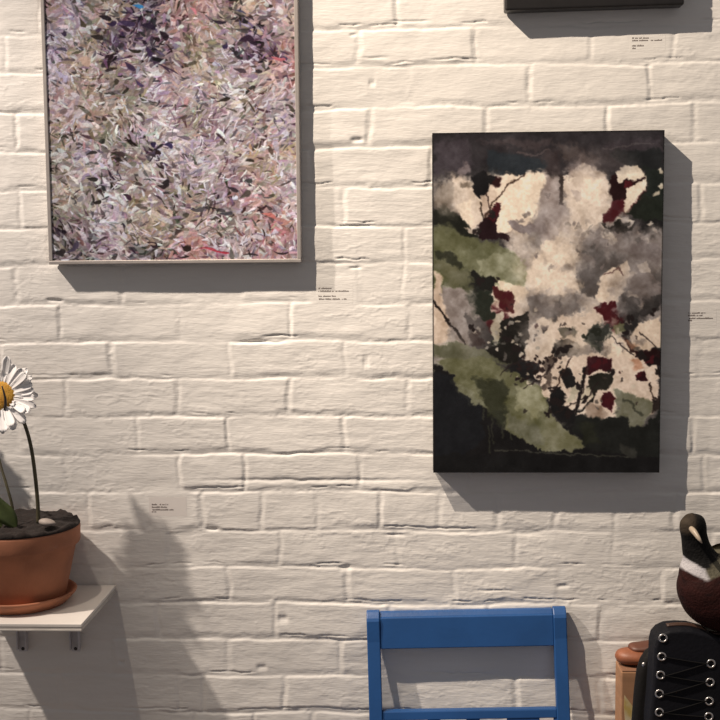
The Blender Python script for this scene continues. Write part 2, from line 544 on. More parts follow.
    C.poly(A1((375, 470), (435, 450), (415, 510), (380, 560), (340, 540)), red, .85, .8, 1.2)
    C.poly(A1((20, 470), (100, 450), (200, 540), (300, 660), (200, 640), (20, 570)), (34, 33, 26), .95, 1.5, 2)
    C.poly(A1((200, 580), (260, 590), (290, 630), (240, 620)), (190, 164, 142), .8, .8, 1)
    # shaded roses beneath the pale window
    C.poly(A1((465, 560), (500, 545), (540, 570), (640, 560), (700, 580), (660, 620), (560, 630), (500, 600)), (128, 112, 106), .95, 1, 1.2, 8)
    C.poly(A1((540, 510), (580, 500), (590, 525), (555, 530)), (100, 86, 78), .8, .8, 1)
    C.poly([(540, 190), (556, 172), (562, 200), (570, 228), (545, 240), (534, 225)], (142, 125, 117), .85, 2, 1.5, 10)
    C.poly(A2((0, 290), (80, 300), (80, 460), (130, 520), (90, 640), (0, 660)), (162, 142, 131), .9, 2.5, 2, 10)
    # the bright burst at the top
    C.poly(A2((100, 290), (200, 230), (330, 260), (380, 330), (390, 430), (370, 510), (300, 580), (170, 560), (120, 470), (100, 380)), (206, 181, 160), 1, 2.5, 2.5, 14)
    C.poly(A2((230, 310), (330, 320), (330, 450), (240, 440)), cream, .8, 2, 2, 5)
    C.poly(A2((115, 280), (180, 300), (130, 340)), (232, 208, 184), .9, .8, 1)
    C.poly(A2((150, 380), (210, 380), (215, 440), (180, 450)), (132, 112, 104), .85, 1, 1.2)
    C.poly(A2((130, 220), (230, 170), (320, 210), (300, 260), (200, 250), (140, 290)), (136, 116, 106), .7, 4, 3, 12)
    C.poly(A2((60, 110), (180, 110), (220, 180), (120, 200)), (84, 70, 64), .7, 4, 3, 10)
    C.poly(A2((80, 280), (102, 285), (104, 465), (84, 465)), (52, 42, 38), .95, .6, .3)
    C.poly(A2((0, 150), (80, 150), (100, 290), (0, 290)), (70, 57, 54), .6, 3, 2, 10)
    # maroon figure-like leaves, upper right
    C.poly(A2((460, 220), (540, 230), (590, 290), (585, 380), (530, 440), (470, 500), (440, 495), (480, 390), (470, 340), (420, 320), (410, 280)), (222, 198, 172), 1, .8, 1)
    C.poly(A2((380, 290), (410, 290), (440, 330), (490, 310), (530, 330), (575, 290), (580, 300), (525, 350), (480, 370), (470, 450), (430, 520), (350, 600), (340, 560), (400, 470), (395, 400)), (40, 22, 22), 1, .7, 1)
    C.poly(A2((480, 320), (520, 330), (515, 360), (470, 365)), (84, 28, 32), .9, .7, .8)
    C.poly(A2((395, 450), (470, 420), (460, 500), (400, 560), (350, 590), (345, 540)), (78, 36, 38), .9, .9, 1.2)
    C.poly(A2((470, 500), (600, 400), (700, 420), (710, 560), (600, 560), (540, 560)), (40, 44, 34), .95, 1.5, 2, 6)
    C.poly(A2((560, 240), (640, 250), (710, 300), (710, 420), (600, 420), (590, 300)), (36, 38, 33), .95, 1.5, 2, 6)
    for p in ((685, 355), (655, 390), (680, 270)):
        C.blob(*A2(p)[0], 3.4, 2.4, rng.uniform(0, 3), (206, 186, 160), .9)
    C.poly(A2((330, 590), (430, 550), (520, 580), (520, 620), (420, 630)), (36, 32, 28), .95, .8, 1.5)
    C.line(A2((430, 545), (500, 560)), 2.2, (200, 178, 156), .8)
    for i in range(46):     # broken lights and darks between the roses
        x, y = rng.uniform(555, 660), rng.uniform(218, 250)
        C.blob(x, y, rng.uniform(1.5, 4.5), rng.uniform(1, 3), rng.uniform(0, 3), rng.choice([(205, 184, 164), (76, 68, 62), (118, 104, 97), (160, 142, 130), (58, 52, 46)]), .85)
    # right-hand grey roses
    C.poly(B2((490, 170), (640, 200), (700, 260), (690, 330), (600, 330), (500, 300)), (128, 111, 102), .9, 2.5, 2.5, 12)
    C.poly(B2((470, 0), (690, 0), (690, 120), (560, 110), (500, 60)), (118, 102, 95), .9, 2.5, 2.5, 12)
    C.poly(B2((550, 140), (600, 120), (630, 190), (560, 180)), (206, 182, 160), .9, .8, 1)
    C.poly(B2((300, 100), (400, 70), (450, 130), (380, 170), (340, 200), (320, 270), (290, 340), (200, 290), (190, 190)), (88, 78, 72), .9, 1.6, 2, 12)
    C.poly(B2((330, 200), (400, 140), (440, 160), (480, 100), (500, 180), (470, 290), (440, 350), (320, 360), (300, 330)), (218, 190, 164), 1, .9, 1.2, 5)
    C.line(B2((350, 185), (400, 175), (440, 150), (455, 195)), 1.1, (96, 66, 60))
    C.poly([(545, 240), (575, 240), (578, 290), (560, 295), (545, 292)], (220, 193, 168), .9, 3, 2.5, 8)
    C.poly(B2((60, 140), (110, 120), (120, 180), (70, 190)), (196, 168, 148), .8, 1.4, 1.5)
    C.poly([(536, 295), (575, 292), (580, 306), (562, 312), (540, 312), (531, 305)], (110, 98, 90), .85, 2, 2.5, 10)
    C.poly(B2((460, 310), (560, 330), (690, 330), (690, 420), (600, 440), (540, 440), (560, 500), (530, 560), (490, 540), (480, 460), (500, 400)), (48, 43, 40), .95, 1, 2, 6)
    C.poly([(560, 312), (600, 306), (598, 330), (585, 345), (560, 345), (540, 330)], (214, 186, 162), .9, 1.6, 2.5, 8)
    C.poly(B2((560, 480), (690, 450), (695, 640), (600, 650), (500, 590)), (210, 182, 156), 1, 1, 1.5, 6)
    C.poly(B2((400, 600), (460, 570), (540, 670), (700, 690), (700, 720), (360, 720)), (220, 192, 166), 1, 1, 1.5, 5)
    C.poly(B2((460, 560), (480, 570), (535, 640), (540, 665), (520, 665)), (54, 36, 32), 1, .6, .5)
    C.poly(B2((530, 650), (590, 640), (620, 650), (690, 650), (690, 720), (560, 710), (545, 690)), (44, 24, 24), 1, .7, 1)
    C.poly(B2((470, 590), (560, 610), (520, 640)), (190, 140, 110), .6, 1.4, 1)
    C.poly(B2((290, 390), (330, 355), (400, 360), (440, 365), (410, 400), (400, 450), (350, 465), (330, 430), (300, 410)), (74, 28, 30), 1, .7, .9)
    C.poly(B2((300, 480), (380, 470), (410, 500), (390, 570), (330, 610), (330, 680), (260, 620), (230, 580), (270, 530)), (58, 58, 50), .95, 1.2, 2, 8)
    C.poly(B2((415, 490), (480, 480), (490, 540), (430, 550)), (120, 116, 84), .8, 1.2, 1.2)
    C.poly(B2((40, 620), (100, 570), (200, 600), (210, 650), (170, 690), (60, 690)), (38, 34, 32), 1, .8, 1.5)
    C.poly(B2((90, 520), (180, 500), (200, 570), (110, 570)), (92, 84, 72), .9, 1.2, 2)
    C.poly(B2((270, 680), (380, 680), (400, 720), (260, 720)), (48, 28, 28), 1, .8, 1)
    # left middle
    C.poly([(433, 225), (452, 227), (482, 240), (505, 245), (520, 252), (528, 282), (500, 278), (478, 268), (455, 258), (433, 250)], (112, 111, 78), 1, 2, 2.5, 16)
    C.poly(B1((290, 90), (420, 60), (540, 90), (590, 200), (580, 260), (400, 220), (300, 160)), (150, 146, 112), .9, 2, 2, 12)
    C.poly(B1((20, 40), (120, 50), (200, 130), (170, 170), (100, 110), (20, 90)), (52, 52, 38), .9, 1.5, 2)
    C.poly(A1((20, 560), (120, 580), (260, 660), (420, 690), (420, 720), (20, 720)), (104, 102, 70), .9, 2, 2, 14)
    C.poly(B1((20, 90), (140, 130), (230, 190), (230, 240), (120, 250), (40, 170)), (104, 98, 74), .9, 2, 2.5, 14)
    C.poly(B1((20, 160), (60, 190), (80, 330), (110, 450), (100, 590), (20, 600)), (200, 172, 148), 1, 1.2, 1, 6)
    C.poly(B1((70, 240), (200, 270), (240, 400), (230, 560), (210, 600), (110, 480), (80, 330)), (140, 124, 114), 1, 1.5, 2, 10)
    C.line(B1((20, 340), (60, 390), (100, 450), (160, 530), (210, 605)), 2.3, (40, 32, 28), 1, .5)
    C.poly(B1((240, 160), (300, 170), (400, 210), (390, 260), (370, 300), (300, 280), (260, 220)), (32, 30, 26), 1, .8, 1.5)
    C.poly(B1((410, 225), (560, 265), (605, 295), (520, 370), (510, 300), (440, 290)), (222, 194, 166), 1, .8, 1)
    C.poly(B1((370, 260), (400, 260), (450, 300), (500, 290), (510, 350), (500, 410), (430, 410), (390, 330)), (78, 38, 36), 1, .7, 1)
    C.poly(B1((290, 290), (370, 300), (390, 450), (350, 460), (280, 410), (270, 350)), (46, 50, 38), 1, 1, 2, 6)
    C.poly(B1((200, 410), (260, 440), (330, 440), (380, 520), (380, 620), (260, 620), (230, 520)), (70, 62, 58), .95, 1.2, 2, 10)
    C.poly(B1((240, 540), (300, 520), (340, 600), (260, 620)), (46, 34, 32), .9, 1, 1.5)
    C.poly(B1((380, 430), (440, 420), (440, 500), (400, 620), (380, 560)), (176, 160, 136), .9, 1, 1.5)
    C.poly(B1((430, 470), (520, 430), (590, 420), (590, 560), (595, 650), (570, 680), (540, 620), (540, 720), (350, 720), (340, 650), (430, 600)), (36, 32, 28), 1, .8, 1.5)
    C.poly(B1((580, 340), (680, 310), (720, 330), (720, 400), (600, 440)), (112, 100, 92), .9, 1.2, 2)
    C.poly([(530, 322), (550, 312), (556, 340), (546, 362), (525, 358), (528, 340)], (214, 188, 164), .9, 1.4, 2, 8)
    for i in range(34):
        x, y = rng.uniform(475, 545), rng.uniform(312, 352)
        C.blob(x, y, rng.uniform(1, 2.6), rng.uniform(.8, 2), rng.uniform(0, 3), rng.choice([(198, 178, 156), (60, 54, 50), (96, 88, 80), (150, 136, 122)]), .8)
    # lower left: black ground and green drape
    C.poly([(433, 362), (455, 372), (485, 408), (505, 425), (535, 446), (662, 452), (662, 474), (433, 474)], (30, 27, 26), 1, 1.5, 1.5, 4)
    C.poly(B1((20, 610), (180, 600), (330, 640), (380, 700), (480, 720), (200, 720), (20, 690)), (110, 106, 82), 1, 1.5, 2, 14)
    C.poly(D1((30, 20), (200, 0), (360, 0), (430, 70), (520, 90), (600, 160), (700, 190), (720, 400), (720, 570), (660, 565), (560, 500), (450, 430), (440, 330),
              (330, 310), (230, 280), (190, 220), (130, 160), (140, 95), (60, 60)), (116, 112, 80), 1, 1, 1.6, 16)
    C.poly(D1((140, 150), (220, 180), (330, 300), (230, 275), (190, 215)), (134, 130, 102), .7, 1.2, 1.2, 8)
    C.poly(D1((260, 140), (440, 130), (470, 230), (440, 420), (330, 330), (290, 230)), (56, 58, 40), .85, 2.5, 2.5, 8)
    C.poly(D1((540, 180), (690, 190), (690, 300), (620, 380), (530, 300)), (160, 152, 116), .75, 2.5, 2.5, 10)
    C.poly(D1((460, 330), (640, 420), (700, 540), (640, 545), (470, 430)), (124, 120, 98), .7, 2, 2, 8)
    C.poly(D1((20, 80), (130, 100), (200, 220), (310, 310), (330, 480), (200, 600), (20, 600)), (32, 31, 32), .9, 1, 1.5, 4)
    for x, y, l in ((355, 420, 160), (378, 380, 150), (320, 320, 60), (440, 400, 90), (488, 450, 50)):
        C.line(D1((x, y), (x + 3, y + l)), 1.2, (84, 84, 62), .5, .8)
    # right lower
    C.poly([(545, 356), (600, 352), (655, 356), (661, 385), (655, 412), (635, 420), (600, 420), (575, 412), (545, 395), (535, 372)], (214, 186, 162), 1, 1.2, 2, 8)
    C.poly(D2((0, 0), (60, 0), (50, 70), (30, 160), (0, 190)), (58, 46, 40), .75, 1.2, 2, 8)
    C.poly(D2((90, 90), (150, 60), (170, 110), (190, 150), (140, 200), (120, 170)), (38, 34, 32), 1, .6, 1)
    C.poly(D2((40, 200), (90, 170), (130, 240), (110, 290), (180, 300), (170, 400), (80, 370), (10, 310), (40, 270)), (32, 29, 28), 1, .8, 1.5)
    C.line(D2((160, 0), (130, 70), (80, 130), (60, 200)), 1.6, (58, 42, 36))
    C.line(D2((250, 60), (230, 160), (200, 260), (190, 340)), 3.2, (34, 28, 27))
    C.line(D2((300, 220), (290, 270), (240, 310), (190, 340)), 3.0, (36, 32, 28))
    C.poly(D2((260, 0), (400, 0), (400, 80), (330, 75), (300, 90), (240, 100), (260, 50)), (56, 24, 27), 1, .7, 1)
    C.poly(D2((270, 110), (330, 100), (400, 90), (415, 130), (390, 200), (330, 210), (290, 230), (250, 180)), (42, 38, 32), 1, .9, 1.4)
    C.poly(D2((230, 190), (270, 180), (290, 240), (250, 280), (210, 270)), (196, 176, 148), .9, 1, 1)
    C.poly(D2((170, 170), (220, 180), (180, 250), (130, 270)), (178, 164, 138), .8, 1, 1)
    C.poly(D2((350, 220), (400, 215), (430, 250), (410, 290), (405, 330), (345, 290)), (66, 26, 30), 1, .6, .8)
    C.poly(D2((250, 300), (340, 290), (380, 350), (320, 380), (240, 380)), (158, 132, 112), .9, 1.8, 1.5, 8)
    C.poly(D2((430, 190), (540, 210), (640, 270), (650, 330), (600, 400), (520, 420), (420, 340)), (128, 122, 98), 1, 1.5, 1.5, 10)
    C.line(D2((480, 255), (520, 260), (560, 330), (600, 345)), 2.2, (66, 66, 50), .8, 1)
    C.poly(D2((550, 90), (600, 80), (620, 145), (555, 145)), (54, 26, 28), 1, .6, .8)
    C.poly(D2((510, 10), (560, 10), (600, 60), (540, 70)), (184, 130, 100), .8, 1.2, 1)
    C.poly(D2((600, 0), (700, 0), (700, 50), (620, 50)), (34, 22, 22), 1, .8, 1)
    C.line(D2((645, 160), (640, 210), (660, 250)), 1.6, (50, 36, 30))
    C.poly(D2((640, 270), (690, 240), (695, 330), (650, 340)), (48, 38, 34), 1, .8, 1.2)
    C.poly(D2((0, 320), (100, 400), (200, 500), (260, 550), (170, 570), (0, 570)), (124, 118, 88), 1, 1.2, 1.5, 12)
    C.poly(D2((180, 360), (330, 370), (470, 350), (510, 380), (520, 430), (600, 420), (695, 330), (695, 600), (400, 590), (260, 560), (170, 440)), (36, 35, 31), 1, 1.2, 1.5, 5)
    C.poly(D2((200, 420), (300, 400), (340, 520), (240, 540)), (52, 54, 38), .7, 2.5, 2)
    C.poly(D2((470, 540), (560, 560), (560, 620), (500, 620)), (66, 62, 54), .7, 1.6, 1.5)
    C.line([(495, 449), (545, 452), (600, 455), (630, 457)], 1.0, (86, 82, 68), .75, .8)
    C.poly([(433, 454), (545, 455), (662, 460), (662, 474), (433, 474)], (29, 27, 26), .75, 2, 1)
    # small dark leaves and flecks of light over the middle
    for i in range(70):
        x, y = rng.uniform(505, 640), rng.uniform(300, 415)
        c = rng.choice([(40, 32, 30), (62, 50, 44), (210, 188, 164), (96, 86, 78), (52, 30, 30)])
        C.blob(x, y, rng.uniform(.8, 2.8), rng.uniform(.7, 1.9), rng.uniform(0, 3), c, .8)
    for i in range(26):
        x, y = rng.uniform(520, 560), rng.uniform(352, 378)
        C.blob(x, y, rng.uniform(1, 3), rng.uniform(1, 2.2), rng.uniform(0, 3), (44, 32, 30), .95)
    for x, y, rx, ry, c, a in ((552, 214, 14, 20, (150, 133, 124), .6), (600, 236, 30, 10, (128, 113, 106), .6), (640, 250, 20, 18, (120, 106, 99), .65), (585, 262, 14, 20, (104, 93, 87), .7), (634, 285, 22, 16, (122, 108, 100), .65),
                               (548, 300, 26, 9, (118, 105, 98), .6), (520, 262, 10, 22, (196, 172, 152), .5), (556, 268, 17, 26, (226, 199, 174), .8), (585, 200, 16, 18, (228, 202, 178), .7), (575, 225, 20, 10, (200, 176, 156), .6), (470, 330, 14, 20, (128, 114, 104), .5),
                               (530, 330, 12, 12, (150, 134, 122), .5), (640, 300, 18, 10, (84, 75, 70), .6), (575, 345, 16, 12, (206, 180, 156), .6), (450, 195, 12, 14, (150, 132, 116), .6), (600, 160, 26, 12, (96, 83, 78), .5)):
        C.blob(x, y, rx, ry, 0, c, a, .75, 3, 14)
    for i in range(60):
        x, y = rng.uniform(540, 655), rng.uniform(225, 345)
        C.blob(x, y, rng.uniform(2, 6), rng.uniform(1.2, 3.5), rng.uniform(0, 3), rng.choice([(216, 192, 168), (110, 97, 90), (148, 131, 121), (84, 74, 68), (186, 164, 146)]), .55, .6, 2)
    C.ripple(1.5, 9, 301)
    C.ripple(0.8, 3.5, 311)
    # pigment gathering in the wash: broken blooms of light and dark
    bl = vnoise(C.X, C.Y, 9, 321, 4)
    lum_ = C.A.mean(-1)
    mid = np.exp(-((lum_ - 140) / 60) ** 2)
    C.A = C.A + (bl * 28 * mid + vnoise(C.X, C.Y, 2.5, 331, 2) * 9 * (lum_ / 160))[..., None]
    for zx, zy, r_, c in ((130, 182, 8, 'd'), (102, 212, 7, 'd'), (140, 165, 5, 'm'), (156, 330, 9, 'm'), (150, 345, 6, 'm'), (115, 330, 8, 'g'), (128, 362, 9, 'g'), (95, 388, 8, 'd'), (182, 482, 7, 'd'), (206, 466, 7, 'd'),
                          (262, 424, 10, 'd'), (245, 432, 7, 'd'), (266, 475, 8, 'd'), (240, 498, 8, 'd'), (318, 452, 9, 'm'), (334, 448, 6, 'm'), (345, 468, 7, 'd'), (400, 438, 9, 'd'), (415, 446, 8, 'm'), (400, 474, 7, 'm'),
                          (334, 350, 9, 'm'), (346, 346, 7, 'm'), (288, 492, 8, 'd'), (300, 520, 7, 'd'), (340, 518, 9, 'm'), (246, 522, 9, 'd'), (222, 450, 5, 'd'), (430, 468, 6, 'd'), (425, 520, 6, 'd'), (265, 545, 9, 'd'), (235, 545, 8, 'd'),
                          (160, 405, 8, 'd'), (175, 425, 8, 'd'), (140, 300, 6, 'd'), (110, 300, 8, 'd'), (360, 165, 7, 'm'), (352, 182, 7, 'm'), (372, 130, 6, 'm'), (320, 395, 8, 'g'), (300, 400, 7, 'g'), (370, 395, 7, 'd'), (378, 370, 8, 'd'), (420, 360, 7, 'd'),
                          (210, 255, 5, 's'), (320, 230, 7, 's'), (300, 260, 8, 's'), (280, 200, 6, 's'), (230, 150, 5, 's'), (330, 280, 6, 's'), (250, 350, 7, 's'), (225, 385, 6, 's'), (215, 350, 7, 's'), (180, 195, 6, 's')):
        x, y = 420 + zx / 1.8, 110 + zy / 1.8
        col = {'d': (38, 30, 28), 'm': (72, 27, 30), 'g': (48, 50, 38), 's': (118, 103, 95)}[c]
        for q in range(rng.randint(3, 6)):
            a = rng.uniform(0, 6.3)
            C.blob(x + math.cos(a) * r_ * .36, y + math.sin(a) * r_ * .3, r_ * rng.uniform(.2, .5), r_ * rng.uniform(.14, .3), rng.uniform(0, 3), col, .9 if c != 's' else .6, .22, .7)
    for L in ([(525, 388), (540, 378), (552, 366), (560, 350)], [(556, 412), (572, 402), (590, 395), (600, 380)], [(575, 410), (583, 392), (586, 375)], [(612, 334), (622, 344), (634, 352)], [(500, 372), (512, 362), (530, 358)], [(640, 330), (652, 340), (660, 352)]):
        C.line(L, 1.3, (44, 34, 31), .85, .5, 1.0)
    R_, G_2, B_ = C.A[..., 0], C.A[..., 1], C.A[..., 2]
    ol = np.clip(G_2 - R_ * .93, 0, 40) * sstep(.92, .78, B_ / np.maximum(R_, 1))      # keep the greens olive
    C.A[..., 1] = G_2 - ol * .6
    C.A = C.A * (1 - .10 * sstep(0, 4, ol))[..., None]
    C.A = 122 + (C.A - 122) * 1.07
    C.soften(1)
    edge = np.minimum(np.minimum(C.X - 433, 662 - C.X), np.minimum(C.Y - 130, 473 - C.Y))
    f = (sstep(1.6, 0.2, edge) * 0.8)[..., None]
    C.A = C.A * (1 - f) + np.array((30, 27, 25)) * f
    return C

def canvas_thing(C, name, label, t, corners, px_box, group, mats, relief=0.0, inset=0.0):
    pass

GT = 0.040                                      # canvas depth from the wall
BACK = 0.0058                                   # things on the wall hang just clear of its brick faces
c_tl, c_tr, c_br, c_bl = at(432.6, 133.5, GT), at(664, 129.5, GT), at(660, 473, GT), at(433, 472.3, GT)
cx = (c_tl.x + c_tr.x + c_br.x + c_bl.x) / 4
cz = (c_tl.z + c_tr.z + c_br.z + c_bl.z) / 4
wid = ((c_tr.x - c_tl.x) + (c_br.x - c_bl.x)) / 2
hei = ((c_tl.z - c_bl.z) + (c_tr.z - c_br.z)) / 2
gard = thing('canvas_painting', 'unframed dark canvas of pale and maroon flowers on right of white brick wall', 'painting', (cx, WALL - BACK, cz - hei / 2))
C = paint_garden()
u = np.linspace(cx - wid / 2, cx + wid / 2, C.w)
v = np.linspace(cz + hei / 2, cz - hei / 2, C.h)
UU, VV = np.meshgrid(u, v)
P = np.stack([UU - cx, np.full_like(UU, -(GT - BACK)), VV - (cz - hei / 2)], -1)
paint_mat = vcol_mat('oil_paint', 0.6, 0.12, bump=0.2, bscale=500)
o = link('painted_front', grid_mesh('painted_front', P, paint_mat, C.albedo()))
o.parent = gard
edge_mat = mat('black_canvas_edge', lin((38, 32, 30)) * .8, 0.6, noise=0.3, nscale=60)
bm = bmesh.new()
box(bm, (cx - wid / 2, WALL - GT + 0.0004, cz - hei / 2), (cx + wid / 2, WALL - BACK, cz + hei / 2), 0.0012, 2)
build('canvas_side', bm, edge_mat, gard)['label'] = 'black painted canvas edge'

# ------------------------------------------------------------------ left-hand framed abstract
def paint_abstract(top):
    C = Canvas(44, top, 299, 262, 2.0, (160, 142, 140), (240, 224, 206), 23)
    rng = random.Random(77)
    g = np.random.default_rng(5)
    fields = [vnoise(C.X, C.Y, s, 40 + i, 3) for i, s in enumerate((60, 45, 50, 38))]
    def samp(k, x, y):
        return fields[k][min(max(int((y - C.y0) * C.S), 0), C.h - 1), min(max(int((x - C.x0) * C.S), 0), C.w - 1)]
    def gauss(x, y, cx, cy, sx, sy):
        return math.exp(-((x - cx) / sx) ** 2 - ((y - cy) / sy) ** 2)
    pale = [(206, 192, 196), (190, 176, 182), (216, 202, 196), (182, 168, 172), (228, 214, 210), (172, 158, 160)]
    lav = [(158, 144, 168), (138, 124, 152), (182, 168, 188), (120, 106, 136)]
    pink = [(192, 154, 150), (178, 140, 136), (202, 170, 160), (172, 126, 130)]
    ochre = [(168, 146, 124), (182, 160, 138), (150, 130, 110), (192, 172, 150)]
    olive = [(128, 120, 102), (108, 102, 88), (142, 134, 118), (92, 87, 78)]
    mauve = [(118, 98, 104), (134, 114, 118), (98, 80, 90)]
    dark = [(58, 48, 60), (46, 40, 46), (68, 55, 72), (54, 50, 46)]
    redd = [(164, 90, 96), (172, 106, 102), (146, 76, 84)]
    W_, H_ = 255, 262 - top
    def weight(x, y):
        d = 0.12 + 0.7 * gauss(x, y, 140, 22, 34, 40) + 0.55 * gauss(x, y, 212, 32, 30, 34) + 0.45 * gauss(x, y, 156, 155, 16, 34) + .3 * gauss(x, y, 80, 20, 30, 25)
        d += 0.22 * gauss(x, y, 70, 235, 36, 26) + 0.2 * gauss(x, y, 95, 190, 26, 30) + 0.15 * gauss(x, y, 225, 215, 40, 15)
        l = 0.5 + 0.9 * gauss(x, y, 62, 50, 30, 50) + 0.6 * gauss(x, y, 205, 100, 34, 50) + 0.35 * gauss(x, y, 130, 60, 30, 40)
        r = 0.12 + 0.9 * gauss(x, y, 240, 245, 70, 22) + 0.6 * gauss(x, y, 285, 60, 20, 20) + 0.4 * gauss(x, y, 280, 225, 25, 40) + .3 * gauss(x, y, 200, 5, 20, 14)
        return [1.2 + samp(0, x, y) * 1.1, l * .55 * (1 + .8 * samp(1, x, y)), 0.5 + .7 * samp(1, x, y) + r * .5, 0.75 + 1.0 * samp(2, x, y), 0.75 + 1.1 * samp(3, x, y), .5 - .5 * samp(0, x, y), d * .9 * (1 - .7 * samp(2, x, y)), r * .42]
    pals = [pale, lav, pink, ochre, olive, mauve, dark, redd]
    code = {'l': (184, 168, 182), 'p': (192, 163, 157), 'o': (182, 160, 140), 's': (142, 133, 117), 'w': (210, 197, 195), 'd': (92, 75, 98), 'e': (112, 101, 98), 'm': (146, 121, 128), 'r': (176, 127, 126)}
    plan = ['plsoddprpeomp', 'plpoddprpeomp', 'lwsdddmopsdmp', 'loodwdmoslddr', 'lopsmwmoslmpr', 'poosslplowspw', 'pwooswmsmwolw', 'opsslwwsmwmwl', 'slwesdwlwwopo',
            'swleswelwmoow', 'osewsmeslmppl', 'sswlsomoemrpw', 'emwwoospweprr', 'eemweerrmwmrm']
    G_ = np.array([[code[c] for c in row] for row in plan], float)
    def planc(x, y):
        i_, j_ = (x - 54) / 20, (y + 10) / 20
        i_ = min(max(i_ + rng.gauss(0, .35), 0), 12); j_ = min(max(j_ + rng.gauss(0, .35), 0), 13)
        return G_[int(round(j_)), int(round(i_))]
    for ps, (n, L0, L1, w0, w1) in enumerate(((2400, 6, 12, 3, 5.5), (4600, 3.5, 9, 1.7, 3.7), (1900, 2.2, 6, .8, 1.8))):
        for i in range(n):
            x, y = rng.uniform(40, 303), rng.uniform(top, 264)
            ws = [max(q, 0.0) for q in weight(x, y)]
            pc_ = planc(x, y)
            k = rng.choices(range(8), ws)[0]
            c = np.array(rng.choice(pals[k]), float)
            dk = pc_.mean() < 118
            c = pc_ * .62 + c * .38
            u_ = rng.random()
            if ps and u_ < (.34 if dk else .12):
                c = c * rng.uniform(.42, .62)                  # dark accents
            elif ps and u_ > .80:
                c = c + (235 - c) * rng.uniform(.35, .8)       # light accents
            c = tuple(np.clip(c + rng.gauss(0, 12) + np.array([rng.gauss(0, 4) for _ in range(3)]), 22, 242))
            fl = samp(0, x, y) * 1.3 + samp(3, x, y) * 1.2
            ang = 0.55 * (1 if rng.random() < .62 else -1) + fl * .7 + rng.gauss(0, .5)
            C.dab(x, y, rng.uniform(L0, L1), rng.uniform(w0, w1), ang, c, rng.uniform(.7, .98), rng.uniform(-.22, .22))
    # the marks that stand out
    for x, y, L, w, a, c in ((140, 1, 6, 3, .2, (70, 140, 190)), (106, 12, 7, 4.5, .3, (52, 44, 50)), (150, 21, 8, 5, .2, (58, 46, 64)), (166, 31, 6, 4, .9, (52, 40, 50)),
                             (128, 18, 9, 5, .2, (78, 64, 90)), (112, 19, 6, 3, 0, (66, 52, 78)), (158, 35, 4, 3, .5, (50, 38, 42)), (97, 32, 7, 4.5, .2, (62, 54, 52)), (135, 47, 7, 3, .2, (62, 56, 48)),
                             (130, 62, 7, 4, .7, (72, 58, 80)), (139, 80, 6, 2.6, .7, (84, 70, 98)), (150, 47, 6, 4, 1.2, (74, 58, 84)), (165, 63, 9, 1.3, .6, (70, 54, 70)), (172, 66, 10, 1.2, .5, (76, 58, 74)),
                             (222, 19, 8, 3, .2, (60, 50, 62)), (228, 44, 3, 8, .1, (66, 54, 82)), (250, 36, 8, 5, -.1, (64, 46, 62)), (256, 40, 6, 3, .5, (58, 44, 58)), (225, 98, 8, 2.2, -.25, (60, 52, 46)),
                             (243, 68, 7, 3, .3, (84, 70, 76)), (152, 142, 3, 6, .2, (56, 48, 74)), (158, 145, 6, 2, -.6, (60, 54, 60)), (168, 143, 5, 4, .3, (70, 60, 90)), (150, 153, 5, 2, .2, (70, 62, 66)),
                             (158, 165, 5, 3, .6, (60, 50, 52)), (164, 182, 4, 6, .1, (54, 48, 50)), (160, 186, 5, 3, .2, (60, 50, 52)), (162, 160, 7, 3, .1, (214, 206, 196)), (150, 132, 8, 3, -.3, (176, 184, 172)),
                             (88, 178, 6, 4, .1, (62, 58, 54)), (92, 202, 5, 3, 0, (58, 52, 48)), (63, 28, 3, 3, .3, (74, 60, 80)), (50, 29, 4, 1.6, .4, (60, 54, 60)), (60, 43, 6, 3.5, .1, (92, 84, 98)),
                             (88, 150, 6, 2, -.2, (70, 64, 62)), (66, 250, 9, 5, -.7, (88, 78, 92)), (52, 254, 6, 5, 0, (62, 56, 56)), (184, 251, 5, 5, .3, (56, 46, 42)), (226, 215, 7, 4.5, 0, (82, 78, 82)), (197, 211, 8, 4, -.1, (92, 86, 88)),
                             (217, 254, 12, 1.6, .2, (170, 66, 78)), (206, 250, 10, 2, .1, (176, 84, 92)), (250, 181, 4, 3.5, .2, (76, 76, 74)), (262, 158, 4, 2, .3, (92, 70, 70)), (282, 57, 8, 3, .2, (186, 112, 116)), (270, 216, 8, 3, .3, (190, 120, 112)),
                             (197, 6, 5, 3, .8, (214, 140, 148)), (245, 8, 6, 2, .3, (84, 82, 104)), (60, 70, 8, 7, .8, (186, 174, 192)), (84, 55, 7, 7, .5, (198, 168, 150)), (180, 260, 6, 1.6, 0, (60, 50, 48)), (250, 257, 9, 1.3, 0, (66, 58, 58)), (282, 257, 8, 1.5, .1, (60, 50, 52))):
        C.dab(x, y, L, w, a, c, .95, rng.uniform(-.3, .3))
    C.A = 150 + (C.A - 152) * 1.12 - 9
    C.soften(1)
    return C

